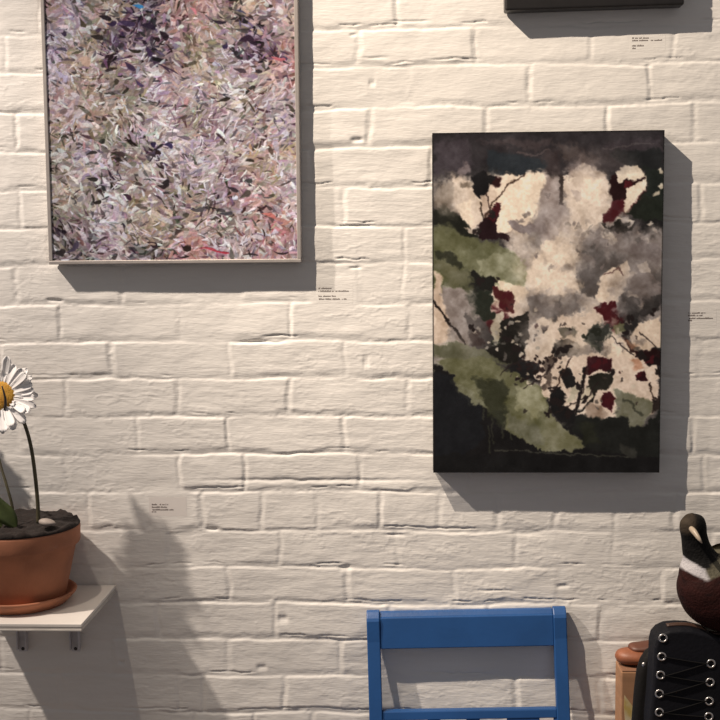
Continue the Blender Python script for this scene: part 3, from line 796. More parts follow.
FT = 0.034
f_bl, f_br, f_tl, f_tr = at(48.5, 264.5, FT), at(301.5, 262.5, FT), at(40.5, 0, FT), at(297.3, 0, FT)
fx0, fx1 = (f_bl.x + f_tl.x) / 2, (f_br.x + f_tr.x) / 2
fz0 = (f_bl.z + f_br.z) / 2
TOPPX = -70
fz1 = at(170, TOPPX, FT).z
fram = thing('framed_painting', 'silver framed abstract painting in lilac, pink and grey dabs, upper left wall', 'painting', ((fx0 + fx1) / 2, WALL - BACK, fz0))
frame_mat = mat('brushed_silver_frame', lin((192, 184, 178)), 0.38, 0.55, noise=0.12, nscale=80)
fw = 0.0075
bm = bmesh.new()
for lo, hi in (((fx0, fz0), (fx1, fz0 + fw)), ((fx0, fz1 - fw), (fx1, fz1)), ((fx0, fz0 + fw), (fx0 + fw, fz1 - fw)), ((fx1 - fw, fz0 + fw), (fx1, fz1 - fw))):
    box(bm, (lo[0], WALL - FT, lo[1]), (hi[0], WALL - BACK, hi[1]), 0.0012, 2)
build('picture_frame', bm, frame_mat, fram)['label'] = 'thin silver metal frame'
CT = FT - 0.003
bm = bmesh.new()
box(bm, (fx0 + fw, WALL - CT + 0.003, fz0 + fw), (fx1 - fw, WALL - BACK - 0.002, fz1 - fw))
build('backing_board', bm, edge_mat, fram)
C = paint_abstract(TOPPX)
u = np.linspace(fx0 + fw, fx1 - fw, C.w)
v = np.linspace(fz1 - fw, fz0 + fw, C.h)
UU, VV = np.meshgrid(u, v)
lum = C.A.mean(-1)
rel = vnoise(C.X, C.Y, 3, 90, 2) * 0.0003 + (lum - lum.mean()) / 90 * 0.0006
P = np.stack([UU - (fx0 + fx1) / 2, -(CT - BACK) - rel, VV - fz0], -1)
o = link('painted_front', grid_mesh('painted_front', P, paint_mat, C.albedo()))
o.parent = fram

# ------------------------------------------------------------------ black frame at the top edge
TT = 0.040
p0, p1 = at(505, 10.5, TT), at(684.5, 4.5, TT)
zb = (p0.z + p1.z) / 2
ang = math.atan2(p1.z - p0.z, p1.x - p0.x)
tw = (p1 - p0).length
tf = thing('picture_frame', 'black framed picture cut off by the top edge, only its lower rail showing', 'picture', (p0.x, WALL - BACK, p0.z), rot=(0, -ang, 0))
TM = tf.matrix_basis
black_mat = mat('black_lacquer', lin((34, 31, 30)) * .8, 0.4, noise=0.3, nscale=50)
bm = bmesh.new()
d = TT - BACK
th = 0.40
prof = [(0, 0), (0.045, 0)]
for lo, hi in (((0, 0), (tw, 0.045)), ((0, th - .045), (tw, th)), ((0, 0.045), (0.045, th - .045)), ((tw - 0.045, 0.045), (tw, th - .045))):
    box(bm, (lo[0], -d, lo[1]), (hi[0], 0, hi[1]), 0.004, 3, TM)
build('black_frame', bm, black_mat, tf)
bm = bmesh.new()
box(bm, (0.044, -d * .55, 0.044), (tw - 0.044, -0.002, th - 0.044), 0, 2, TM)
build('picture_panel', bm, mat('dark_print', lin((50, 48, 48)), 0.3, noise=0.5, nscale=14), tf)

# ------------------------------------------------------------------ small wall labels
card_mat = mat('label_card', (0.74, 0.70, 0.665), 0.6, noise=0.03, nscale=30)
clear_mat = wall_mat
ink_mat = mat('label_ink', (0.17, 0.14, 0.13), 0.7)
LABELS = [
    (CARDS[0], [(288.4, 318.5, 331), (291.3, 318.5, 348), (296.2, 318.5, 336), (299.2, 319, 346)], clear_mat, 'small wall caption by lower right corner of the abstract painting'),
    (CARDS[1], [(313, 688, 705), (315.6, 688, 702), (318.4, 688, 712), (320.6, 688, 692)], clear_mat, 'small wall caption right of the dark flower canvas, by the photo edge'),
    (CARDS[2], [(504.4, 152, 168), (507, 152, 167), (509.6, 152, 173), (511.6, 152, 156)], card_mat, 'small wall caption card low on the wall, right of the potted daisy'),
    (CARDS[3], [(38.4, 632, 648), (40.8, 632, 662), (46, 632, 643), (48.6, 632, 635)], clear_mat, 'small wall caption under the black frame at the top right'),
]
rng = random.Random(3)
for (a, b, c, d), lines, cm, lab in LABELS:
    p, q = at(a, b), at(c, d)
    t = thing('wall_label', lab, 'label', ((p.x + q.x) / 2, WALL - CARD_H, q.z), 'picture captions on the brick wall')
    y1, y0 = WALL - CARD_H - 0.00006, WALL - CARD_H - 0.00014
    bm = bmesh.new()
    box(bm, (p.x, y0, q.z), (q.x, y1, p.z))
    build('card', bm, cm, t)
    for ly, lx0, lx1 in lines:
        bm = bmesh.new()
        s, e = at(lx0, ly), at(lx1, ly)
        x = s.x
        while x < e.x:
            w = rng.uniform(0.0011, 0.0019)
            if rng.random() < 0.13:
                x += 0.0016
                continue
            hgt = rng.choice((0.0022, 0.0022, 0.0030))
            box(bm, (x, y0 - 0.0002, s.z - 0.0012), (x + w, y0 + 0.0001, s.z - 0.0012 + hgt))
            x += w + 0.0005
        build('text_line', bm, ink_mat, t)

# ------------------------------------------------------------------ shelf
sw = at(115.6, 584.3, 0)
SZ = sw.z                                              # top of the board
sf = at_z(82.6, 624.2, SZ)
SD = WALL - sf.y                                       # depth of the board
sx1 = (sw.x + sf.x) / 2
sx0 = sx1 - 0.285
shelf = thing('wall_shelf', 'small white painted plywood shelf on two metal brackets, left', 'shelf', ((sx0 + sx1) / 2, WALL - BACK, SZ - 0.014))
shelf_mat = mat('white_shelf_paint', (0.74, 0.70, 0.65), 0.5, noise=0.05, nscale=25, bump=.1, bscale=150)
ply_mat = mat('plywood_edge', (0.62, 0.58, 0.53), 0.65, noise=0.35, nscale=30, stretch=(1, 1, 14))
bm = bmesh.new()
box(bm, (sx0, WALL - SD, SZ - 0.0062), (sx1, WALL - BACK, SZ), 0.001, 2)
build('board', bm, shelf_mat, shelf)
bm = bmesh.new()
box(bm, (sx0 + 0.0006, WALL - SD + 0.0006, SZ - 0.0105), (sx1 - 0.0006, WALL - BACK, SZ - 0.0062))
box(bm, (sx0, WALL - SD, SZ - 0.0140), (sx1, WALL - BACK, SZ - 0.0105), 0.0006, 1)
build('board_underside', bm, ply_mat, shelf)['label'] = 'layered plywood edge below the white top'
brk_mat = mat('zinc_bracket', lin((205, 203, 205)), 0.5, 0.0, noise=0.15, nscale=60)
screw_mat = mat('screw_steel', (0.06, 0.055, 0.055), 0.4, 0.6)
for bx_ in (24.5, 77.0):
    p = at(bx_, 650, 0)
    bw = 0.0088
    bm = bmesh.new()
    zl = p.z
    y1 = WALL - BACK
    box(bm, (p.x - bw, y1 - 0.003, zl), (p.x + bw, y1, SZ - 0.014), 0.0006, 1)
    for sgn in (-1, 1):
        box(bm, (p.x + sgn * bw - 0.0012, y1 - 0.013, zl + 0.006), (p.x + sgn * bw + 0.0012, y1, SZ - 0.014))
        box(bm, (p.x + sgn * bw - 0.0012, WALL - SD + 0.07, SZ - 0.026), (p.x + sgn * bw + 0.0012, y1, SZ - 0.014))
    box(bm, (p.x - bw, WALL - SD + 0.07, SZ - 0.017), (p.x + bw, y1, SZ - 0.014))
    b = build('bracket', bm, brk_mat, shelf)
    bm = bmesh.new()
    bmesh.ops.create_uvsphere(bm, u_segments=16, v_segments=8, radius=0.0036, matrix=Matrix.Translation((p.x, y1 - 0.0035, zl + 0.006)) @ Matrix.Diagonal((1, .5, 1, 1)))
    s = build('screw', bm, screw_mat, shelf, True)
    s.parent = b
    s.matrix_parent_inverse = Matrix.Identity(4)
    s['label'] = 'dark screw head'

# ------------------------------------------------------------------ pot, saucer, soil, flowers
clay = mat('terracotta', (0.42, 0.165, 0.085), 0.75, noise=0.28, nscale=18, bump=.15, bscale=250)
PT = 0.1245
pc = at(21.0, 560, PT)
PX, PY = pc.x, pc.y
sc_ = (at(80, 530, PT).x - at(21, 530, PT).x) / 59                       # metres per photo pixel at the pot
bm = bmesh.new()
r_s = 53 * sc_
prof = [(0, 0), (r_s - 0.024, 0), (r_s - 0.019, 0.0012), (r_s - 0.001, 0.020), (r_s + 0.0005, 0.0235), (r_s - 0.0015, 0.0255), (r_s - 0.0065, 0.0245), (r_s - 0.022, 0.007), (0, 0.006)]
lathe(bm, prof, (PX, PY, SZ), 96)
sau = build('plant_saucer', bm, clay, None, True)
tag(sau, 'terracotta saucer under the daisy pot on the white shelf', 'saucer')

PB = SZ + 0.0065
zr = at(21.0, 525.5, PT).z                             # rim top
hp = zr - PB
pot = thing('potted_daisy', 'tall white daisy in a terracotta pot on the white shelf', 'plant', (PX, PY, PB))
R = 58.3 * sc_
prof = [(0, 0), (0.036 * 2, 0), (0.0745, 0.0015), (0.0755, 0.006)]
prof = [(0, 0), (R * .70, 0), (R * .72, 0.004), (R * .93, hp - 0.036), (R * .985, hp - 0.034), (R * .995, hp - 0.030), (R, hp - 0.004), (R * .99, hp), (R * .95, hp + 0.0005),
        (R * .925, hp - 0.004), (R * .9, hp - 0.03), (0, hp - 0.034)]
bm = bmesh.new()
lathe(bm, prof, (PX, PY, PB), 112)
build('pot', bm, clay, pot, True)
# soil: a rough mound that spills over the rim
N1, N2 = 40, 96
soil_mat = mat('dark_soil', (0.012, 0.008, 0.0065), 0.95, noise=0.7, nscale=70, tint=(0.018, 0.011, 0.009), bump=.8, bscale=220)
bm = bmesh.new()
rr = [0.999 * R * (k / N1) for k in range(N1 + 1)]
def soil_h(r, a):
    x, y = r * math.cos(a), r * math.sin(a)
    n = float(vnoise(np.array([x]), np.array([y]), 0.03, 61, 3)[0])
    n2 = float(vnoise(np.array([x]), np.array([y]), 0.011, 62, 2)[0])
    q = r / R
    edge = 1 - sstep(.975, 1.0, q) * 1.0
    return float(0.004 + 0.006 * (1 - q * q) + 0.0045 * n + 0.0028 * n2 + 0.003 * q ** 6) * float(edge) + (1 - float(edge)) * 0.001
ct = bm.verts.new((PX, PY, zr + soil_h(0, 0)))
prev = None
for k in range(1, N1 + 1):
    ring = [bm.verts.new((PX + rr[k] * math.cos(2 * PI * j / N2), PY + rr[k] * math.sin(2 * PI * j / N2), zr + soil_h(rr[k], 2 * PI * j / N2))) for j in range(N2)]
    for j in range(N2):
        if prev is None:
            bm.faces.new((ct, ring[j], ring[(j + 1) % N2]))
        else:
            bm.faces.new((prev[j], ring[j], ring[(j + 1) % N2], prev[(j + 1) % N2]))
    prev = ring
low = [bm.verts.new((v.co.x * .0 + PX + (v.co.x - PX) * .88, PY + (v.co.y - PY) * .88, zr - 0.012)) for v in prev]
for j in range(N2):
    bm.faces.new((prev[j], low[j], low[(j + 1) % N2], prev[(j + 1) % N2]))
soil = build('soil', bm, soil_mat, pot, True)

stem_mat = mat('flower_stem', lin((88, 82, 58)) * .8, 0.6, noise=.3, nscale=40)
def stem(px_pts, r, parent, mat_):
    pts = [(*at(x, y, t), r0, r0) for x, y, t, r0 in px_pts]
    bm = bmesh.new()
    sweep(bm, spline(pts, 8), 12)
    return build('stem', bm, mat_, parent, True)

petal_mat = mat('white_petal', (0.86, 0.84, 0.83), 0.6, noise=.04, nscale=60)
disc_mat = mat('yellow_disc', (0.66, 0.36, 0.045), 0.8, noise=.45, nscale=60, tint=(0.45, 0.21, 0.02), bump=1.0, bscale=420)
wire_mat = mat('dark_wire', (0.03, 0.022, 0.018), 0.5)
def flower(center, normal, R_, rdisc, seed, parent):
    rng = random.Random(seed)
    n = Vector(normal).normalized()
    e1 = n.cross(Vector((0, 0, 1))).normalized()
    e2 = e1.cross(n).normalized()          # up
    if e2.z < 0:
        e1, e2 = -e1, -e2
    M = Matrix((( e1.x, e2.x, n.x, center.x), (e1.y, e2.y, n.y, center.y), (e1.z, e2.z, n.z, center.z), (0, 0, 0, 1)))
    bm = bmesh.new()
    pr = [(0, -0.006), (rdisc * .9, -0.004), (rdisc, 0.001), (rdisc * .93, 0.006), (rdisc * .7, 0.0105), (rdisc * .35, 0.0125), (0, 0.0130)]
    lathe(bm, pr, (0, 0, 0), 48)
    for v in bm.verts:
        v.co.z += 0.0006 * math.sin(v.co.x * 2500) * math.sin(v.co.y * 2500)
    bmesh.ops.transform(bm, matrix=M, verts=bm.verts[:])
    head = build('flower_head', bm, disc_mat, parent, True)
    head['label'] = 'yellow domed flower centre'
    for layer, cnt in ((0, 22), (1, 20)):
        for k in range(cnt):
            a = 2 * PI * (k + .5 * layer) / cnt + rng.uniform(-.06, .06)
            L = (R_ - rdisc * .6) * rng.uniform(.80, 1.06)
            w = rng.uniform(.0070, .0094)
            droop = rng.uniform(-.25, .30) - .12 * layer
            tw_ = rng.uniform(-.5, .5)
            bm = bmesh.new()
            rows = []
            for i in range(9):
                s = i / 8
                ww = w * (0.35 + 0.65 * math.sin(min(s * 1.7, PI / 2))) * (1 if s < .8 else math.sqrt(max(1 - ((s - .8) / .215) ** 2, 0.02)))
                r = rdisc * .6 + L * s
                z = 0.004 - 0.004 * layer + L * (0.25 * s - droop * s * s)
                row = []
                for q in range(7):
                    qq = (q - 3) / 3
                    tt = qq * ww
                    zz = z + tw_ * s * tt + 0.0022 * abs(qq) ** 2 + 0.0007 * math.cos(qq * 3 * PI)
                    row.append(Vector((r * math.cos(a) - tt * math.sin(a), r * math.sin(a) + tt * math.cos(a), zz)))
                rows.append(row)
            top = [[bm.verts.new(M @ c) for c in row] for row in rows]
            bot = [[bm.verts.new(M @ (c - Vector((0, 0, .0007)))) for c in row] for row in rows]
            for i in range(8):
                for q in range(6):
                    bm.faces.new((top[i][q], top[i + 1][q], top[i + 1][q + 1], top[i][q + 1]))
                    bm.faces.new((bot[i][q], bot[i][q + 1], bot[i + 1][q + 1], bot[i + 1][q]))
                bm.faces.new((top[i][0], bot[i][0], bot[i + 1][0], top[i + 1][0]))
                bm.faces.new((top[i][6], top[i + 1][6], bot[i + 1][6], bot[i][6]))
            for q in range(6):
                bm.faces.new((top[0][q], top[0][q + 1], bot[0][q + 1], bot[0][q]))
                bm.faces.new((top[8][q], bot[8][q], bot[8][q + 1], top[8][q + 1]))
            pe = build('petal', bm, petal_mat, parent, True)
            pe.parent = head
            if k == 0 and layer == 0:
                pe['label'] = 'white petal'
    return head

FTD = 0.15
fc = at(0.5, 396, FTD)
stem([(38.5, 523, PT + .012, .0040), (37.5, 500, PT + .012, .0038), (34.5, 470, PT + .014, .0037), (31, 447, PT + .015, .0036), (26, 428, PT + .016, .0035), (19.5, 414, PT + .016, .0034), (9, 402, FTD - .006, .0034), (2, 396, FTD - .003, .003)], 0, pot, stem_mat)
head = flower(fc, (0.10, -1, 0.28), 36.5 * sc_, 15.5 * sc_, 5, pot)
pts = [(2.0, 386, FTD + .020), (4.0, 393, FTD + .0215), (5.4, 400, FTD + .020), (5.2, 406, FTD + .016), (4.0, 412, FTD + .014), (4.5, 420, FTD + .015), (6.0, 424, FTD + .015), (4.5, 428, FTD + .015), (0.5, 428.5, FTD + .015), (-2, 425, FTD + .015)]
bm = bmesh.new()
rw = [.0012, .0018, .0024, .0028, .0016, .0014, .0024, .0024, .0022, .0018]
sweep(bm, spline([(*at(x, y, t), r, r) for (x, y, t), r in zip(pts, rw)], 6), 10)
wire = build('wire', bm, wire_mat, pot, True)
wire['label'] = 'dark curved wire across the yellow centre'
# second stem and flower leaning out of the picture, leaves
stem([(14.5, 524, PT + .03, .0028), (12, 505, PT + .03, .0028), (8, 490, PT + .028, .0027), (2.5, 472, PT + .02, .0027), (-8, 445, PT, .0026), (-40, 420, PT - .03, .0026), (-80, 404, PT - .05, .0026)], 0, pot, stem_mat)
flower(at(-82, 400, PT - .045), (-0.15, -1, 0.3), 35 * sc_, 14 * sc_, 9, pot)
leaf_mat = mat('green_leaf', (0.085, 0.115, 0.03), 0.5, noise=.4, nscale=50)
def leaf(spine, w, bend=0.25):
    pts = spline([tuple(p) for p in spine], 6)
    n = len(pts)
    bm = bmesh.new()
    rows_t, rows_b = [], []
    for i, p in enumerate(pts):
        s = i / (n - 1)
        a, b = Vector(pts[max(i - 1, 0)]), Vector(pts[min(i + 1, n - 1)])
        tan = (b - a).normalized()
        side = tan.cross(Vector((0.2, -1, 0.3))).normalized()
        nor = side.cross(tan).normalized()
        ww = w * (math.sin(PI * min(s * .95 + .03, 1)) ** .8 + .04)
        rows_t.append([bm.verts.new(Vector(p) + side * ww * q + nor * (bend * ww * abs(q))) for q in (-1, -.5, 0, .5, 1)])
        rows_b.append([bm.verts.new(Vector(p) + side * ww * q + nor * (bend * ww * abs(q) - .0009)) for q in (-1, -.5, 0, .5, 1)])
    for i in range(n - 1):
        for q in range(4):
            bm.faces.new((rows_t[i][q], rows_t[i + 1][q], rows_t[i + 1][q + 1], rows_t[i][q + 1]))
            bm.faces.new((rows_b[i][q], rows_b[i][q + 1], rows_b[i + 1][q + 1], rows_b[i + 1][q]))
        bm.faces.new((rows_t[i][0], rows_b[i][0], rows_b[i + 1][0], rows_t[i + 1][0]))
        bm.faces.new((rows_t[i][4], rows_t[i + 1][4], rows_b[i + 1][4], rows_b[i][4]))
    return build('leaf', bm, leaf_mat, pot, True)
leaf([at(16, 527, PT + .045), at(8, 517, PT + .05), at(-4, 505, PT + .055), at(-22, 480, PT + .06)], 0.017)
leaf([at(10, 526, PT + .02), at(-6, 508, PT + .02), at(-20, 496, PT + .0), at(-38, 470, PT - .02)], 0.014)
leaf([at(2, 526, PT + .04), at(-16, 516, PT + .05), at(-34, 506, PT + .06), at(-50, 512, PT + .07)], 0.014)

# pebble on the soil
pbl = at(47, 522.5, PT + .055)
bm = bmesh.new()
bmesh.ops.create_icosphere(bm, subdivisions=4, radius=1.0)
for v in bm.verts:
    v.co.x *= 0.0145 * (1 + .12 * math.sin(v.co.z * 2 + 1))
    v.co.y *= 0.011
    v.co.z *= 0.0075 * (1 - .15 * v.co.x / .0145)
bmesh.ops.transform(bm, matrix=Matrix.Translation(pbl) @ Matrix.Rotation(.12, 4, 'Y'), verts=bm.verts[:])
peb = build('pebble', bm, mat('pale_stone', (0.40, 0.34, 0.30), 0.6, noise=.35, nscale=60), None, True)
tag(peb, 'pale grey pebble lying on the soil of the daisy pot', 'stone')

# ------------------------------------------------------------------ blue chair
blue = mat('blue_paint', (0.018, 0.085, 0.26), 0.42, noise=.18, nscale=12, bump=.12, bscale=120)
ct_ = at(466, 611, 0.030)                              # middle of the chair top, front edge
tilt = math.radians(-1.5)
chair = thing('wooden_chair', 'blue painted wooden chair with its back against the white brick wall', 'chair', (ct_.x, ct_.y, 0))
TOPZ = ct_.z
CM = Matrix.Translation((ct_.x, ct_.y, TOPZ)) @ Matrix.Rotation(tilt, 4, 'Y')
ppm = (at(566.5, 611, .03).x - at(366, 611, .03).x) / 200.5
hw = (566.5 - 366.0) / 2 * ppm                         # half width outside
pw = 13.2 * ppm                                        # post width
lean = math.tan(math.radians(11))
def bar(bm, x0, x1, zts, dep, bev=0.002):
    """vertical bar of width x0..x1 through (z, front y, depth) stations, z relative to the chair top"""
    rings = []
    for z, y, d in zts:
        rings.append([bm.verts.new(CM @ Vector(c)) for c in ((x0, y, z), (x1, y, z), (x1, y + d, z), (x0, y + d, z))])
    fs = []
    for a, b in zip(rings, rings[1:]):
        for k in range(4):
            fs.append(bm.faces.new((a[k], a[(k + 1) % 4], b[(k + 1) % 4], b[k])))
    fs.append(bm.faces.new(rings[0])); fs.append(bm.faces.new(rings[-1]))
    bmesh.ops.recalc_face_normals(bm, faces=bm.faces[:])
    es = [e for e in bm.edges if len(e.link_faces) == 2 and e.calc_face_angle() > .6]
    if bev:
        bmesh.ops.bevel(bm, geom=es, offset=bev, segments=2, affect='EDGES', profile=.5)
def ypost(z):                                          # front face of the back posts: curved, further from the wall lower down
    return -max(0.0, (-z)) * 0.16 - 0.06 * min(1, (-z / 0.22) ** 1.5) if z < 0 else 0.0
def ypost(z):
    q = -z
    top = 0.013 * max(0.0, 1 - q / 0.018) ** 1.5
    return top + (-0.05 * q if q < 0.06 else (-0.003 - 0.16 * (q - 0.06) if q < 0.42 else -0.0606 + 0.10 * (q - 0.42)))
DP = 0.020
for s in (-1, 1):
    bm = bmesh.new()
    xa = s * hw - (pw if s > 0 else 0)
    zend = -(TOPZ + math.tan(-tilt) * (-s) * hw * 1.0) + 0.001
    zs = [0, -.003, -.007, -.012, -.018, -0.06, -.12, -.2, -.3, -.40, -.44, -.6, zend]
    bar(bm, xa, xa + pw, [(z, ypost(z), min(DP, 0.0228 - ypost(z))) for z in zs], DP)
    build('back_post', bm, blue, chair)
z_ = lambda py: -(py - 610.5) * ppm * 1.045            # photo row to height below the chair top
def rail(name, za, zb, x0, x1, inset=.004, dep=.016, bow=0.0):
    bm = bmesh.new()
    n = 12
    rows = []
    for i in range(n + 1):
        x = x0 + (x1 - x0) * i / n
        b = bow * (1 - ((x - (x0 + x1) / 2) / ((x1 - x0) / 2)) ** 2)
        rows.append([bm.verts.new(CM @ Vector(c)) for c in ((x, ypost(za) + inset + b, za), (x, ypost(zb) + inset + b, zb), (x, ypost(zb) + inset + b + dep, zb), (x, ypost(za) + inset + b + dep, za))])
    for a, b in zip(rows, rows[1:]):
        for k in range(4):
            bm.faces.new((a[k], a[(k + 1) % 4], b[(k + 1) % 4], b[k]))
    bm.faces.new(rows[0]); bm.faces.new(rows[-1])
    bmesh.ops.recalc_face_normals(bm, faces=bm.faces[:])
    es = [e for e in bm.edges if e.calc_face_angle() > .8]
    bmesh.ops.bevel(bm, geom=es, offset=.002, segments=2, affect='EDGES', profile=.5)
    return build(name, bm, blue, chair)
xi0, xi1 = -hw + pw - .0002, hw - pw + .0002
rail('rail_cap', z_(612.6), z_(617), xi0, xi1, .0085, .012)
rail('top_rail', z_(616.5), z_(646.5), xi0, xi1)
rail('middle_rail', z_(705), z_(713.5), xi0, xi1)
rail('lower_rail', z_(790), z_(806), xi0, xi1)
gaps = [(398, 424), (437, 463), (476.5, 503.5), (536, 550)]
xx = [381]
sl = []
for a, b in gaps:
    sl.append((xx[-1], a)); xx.append(b)
sl.append((xx[-1], 556))
for a, b in sl:
    rail('back_slat', z_(713), z_(792), (a - 466) * ppm, (b - 466) * ppm, .006, .010)
SEATZ = 0.45 - TOPZ
bm = bmesh.new()
ys = ypost(SEATZ)
box(bm, (-hw - .012, ys - .37, SEATZ - .02), (hw + .012, ys - .002, SEATZ), .008, 3, CM)
build('seat', bm, blue, chair)
for s in (-1, 1):
    bm = bmesh.new()
    xa = s * hw - (pw + .004 if s > 0 else 0)
    zend = -(TOPZ + math.tan(-tilt) * (-s) * hw) + 0.001
    bar(bm, xa, xa + pw + .004, [(SEATZ - .02, ys - .35, .03), (-.6, ys - .35, .03), (zend, ys - .35, .028)], .03)
    build('front_leg', bm, blue, chair)
    bm = bmesh.new()
    box(bm, (xa + .004, ys - .33, SEATZ - .07), (xa + pw - .004, ys, SEATZ - .02), .002, 1, CM)
    build('side_rail', bm, blue, chair)
    bm = bmesh.new()
    box(bm, (xa + .006, ys - .33, SEATZ - .28), (xa + pw - .006, ys + .01, SEATZ - .255), .002, 1, CM)
    build('stretcher', bm, blue, chair)
bm = bmesh.new()
box(bm, (xi0, ys - .345, SEATZ - .07), (xi1, ys - .327, SEATZ - .02), .002, 1, CM)
build('front_rail', bm, blue, chair)

# ------------------------------------------------------------------ black lace-up leather case, lower right
leather = mat('black_leather', (0.0058, 0.0062, 0.0098), 0.66, noise=.4, nscale=16, bump=.35, bscale=160, spec=.2)
leather2 = mat('worn_black_leather', (0.0065, 0.0058, 0.0056), 0.68, noise=.4, nscale=20, bump=.3, bscale=160, spec=.2)
trim_mat = mat('brown_leather_trim', (0.060, 0.030, 0.020), 0.5, noise=.3, nscale=30)
steel = mat('eyelet_steel', (0.62, 0.61, 0.60), 0.28, 0.9)
KT = 0.30                                               # front of the case from the wall
def slab(bm, outline, ya, yb, bev):
    f = [bm.verts.new((x, ya, z)) for x, z in outline]
    b = [bm.verts.new((x, yb, z)) for x, z in outline]
    n = len(outline)
    bm.faces.new(f); bm.faces.new(b)
    for k in range(n):
        bm.faces.new((f[k], f[(k + 1) % n], b[(k + 1) % n], b[k]))
    bmesh.ops.recalc_face_normals(bm, faces=bm.faces[:])
    es = [e for e in bm.edges if abs(e.verts[0].co.y - e.verts[1].co.y) < 1e-6]
    bmesh.ops.bevel(bm, geom=es, offset=bev, segments=4, affect='EDGES', profile=.5)
pl = [(650, 722), (652, 703), (654.5, 664), (655, 648), (657, 640), (662, 634.5), (670, 631), (681, 630), (693, 630.5), (708, 634.5), (720, 639)]
out = [(at(x, y, KT).x, at(x, y, KT).z) for x, y in pl]
case = thing('leather_case', 'black leather case with rows of silver eyelets, under the stuffed pheasant', 'case', (out[0][0] + .17, WALL - KT + .08, 0))
xr = out[0][0] + 0.35
ztop = out[-1][1]
front = [(out[0][0] - .002, 0.0)] + [(out[0][0] - .002, .3)] + out + [(xr - .05, ztop - .004), (xr - .02, ztop - .012), (xr, ztop - .04), (xr, 0.0)]
bm = bmesh.new()
slab(bm, front, WALL - KT, WALL - KT + .06, .006)
panel = build('laced_panel', bm, leather, case)
# brown rolled edge along the top of the panel
bm = bmesh.new()
tp = [(x, WALL - KT + .028, z + .001) for x, z in out[6:]] + [(xr - .05, WALL - KT + .028, ztop - .003), (xr - .025, WALL - KT + .028, ztop - .008)]
sweep(bm, spline([(*p, .006, .0034) for p in tp], 5), 12)
build('top_edge', bm, trim_mat, case, True)['label'] = 'brown leather top edge'
# lower, rounder layer behind
T2 = KT - .06
pl2 = [(631.5, 722), (634, 690), (636.5, 670), (640, 659), (645, 651), (652, 646), (700, 645), (720, 648)]
o2 = [(at(x, y, T2 - .02).x, at(x, y, T2 - .02).z) for x, y in pl2]
back = [(o2[0][0] - .002, 0)] + [(o2[0][0] - .002, .3)] + o2 + [(xr - .03, o2[-1][1] - .01), (xr - .006, o2[-1][1] - .05), (xr - .006, 0)]
bm = bmesh.new()
slab(bm, back, WALL - T2 + .0005, WALL - T2 + .034, .012)
build('back_panel', bm, leather2, case, True)
p = at(644.3, 665, T2 - .001)
bm = bmesh.new()
bmesh.ops.create_uvsphere(bm, u_segments=16, v_segments=10, radius=.0042, matrix=Matrix.Translation((p.x, WALL - T2 - .0005 + .004, p.z)) @ Matrix.Diagonal((1, .6, 1, 1)))
build('stud', bm, steel, case, True)['label'] = 'small metal stud'
eL = [(663, 638), (661.8, 656.5), (660.6, 675), (659.4, 693.7), (659.4, 712.2)]
eR = [(711, 663.5), (710, 682.2), (709.2, 701), (708.8, 716.5)]
def torus(bm, c, R_, r_, n=28, k=10):
    V = []
    for i in range(n):
        a = 2 * PI * i / n
        V.append([bm.verts.new((c[0] + (R_ + r_ * math.cos(2 * PI * j / k)) * math.cos(a), c[1] + r_ * .8 * math.sin(2 * PI * j / k), c[2] + (R_ + r_ * math.cos(2 * PI * j / k)) * math.sin(a))) for j in range(k)])
    for i in range(n):
        for j in range(k):
            bm.faces.new((V[i][j], V[(i + 1) % n][j], V[(i + 1) % n][(j + 1) % k], V[i][(j + 1) % k]))
for x, y in eL + eR:
    p = at(x, y, KT)
    bm = bmesh.new()
    torus(bm, (p.x, WALL - KT - .0005, p.z), .0066, .0016)
    build('eyelet', bm, steel, case, True)['label'] = 'silver metal eyelet ring'
lace_mat = mat('black_lace', (0.0085, 0.008, 0.0085), 0.85, spec=.1)
pairs = [(eL[1], eR[0]), (eL[2], eR[1]), (eL[2], eR[0]), (eL[3], eR[2]), (eL[4], eR[3]), (eL[3], eR[1]), (eL[4], eR[2])]
for (a, b) in pairs:
    p, q = at(*a, KT), at(*b, KT)
    bm = bmesh.new()
    mid = (p + q) / 2
    pts = [(p.x, WALL - KT + .001, p.z, .0014, .0010), (p.x + .008, WALL - KT - .0016, p.z - .001, .0014, .0010), (mid.x, WALL - KT - .0018, mid.z - .001, .0014, .0010), (q.x - .008, WALL - KT - .0016, q.z, .0014, .0010), (q.x, WALL - KT + .001, q.z, .0014, .0010)]
    sweep(bm, spline(pts, 5), 8)
    build('lace', bm, lace_mat, case, True)

# ------------------------------------------------------------------ cardboard box and shoe behind the case
card = mat('cardboard', (0.36, 0.19, 0.10), 0.8, noise=.22, nscale=14, stretch=(1, 1, 5))
BT = 0.078
p = at(621.5, 670.5, BT)
bz = p.z
bxr = p.x + .19
carton = thing('cardboard_box', 'tall brown cardboard box against the wall behind the black leather case', 'box', (p.x + .09, WALL - .07, 0))
bm = bmesh.new()
box(bm, (p.x, WALL - BT, 0), (bxr, WALL - .012, bz - .003), .0025, 2)
build('carton', bm, card, carton)
bm = bmesh.new()
box(bm, (p.x + .001, WALL - BT + .001, bz - .003), (bxr - .001, WALL - BT + .032, bz), .001, 1)
box(bm, (p.x + .001, WALL - BT + .033, bz - .003), (bxr - .001, WALL - .013, bz), .001, 1)
build('lid_flap', bm, mat('cardboard_flap', (0.26, 0.13, 0.075), 0.85, noise=.25, nscale=20), carton)
tape = mat('torn_label', (0.62, 0.54, 0.40), 0.5, noise=.4, nscale=45, tint=(0.45, 0.33, 0.10))
lp = [(624.5, 695), (634, 708), (634, 722), (625, 722), (624, 706)]
lv = [(at(x, y, BT).x, at(x, y, BT).z) for x, y in lp]
bm = bmesh.new()
slab(bm, lv, WALL - BT - .0008, WALL - BT - .0001, .0001)
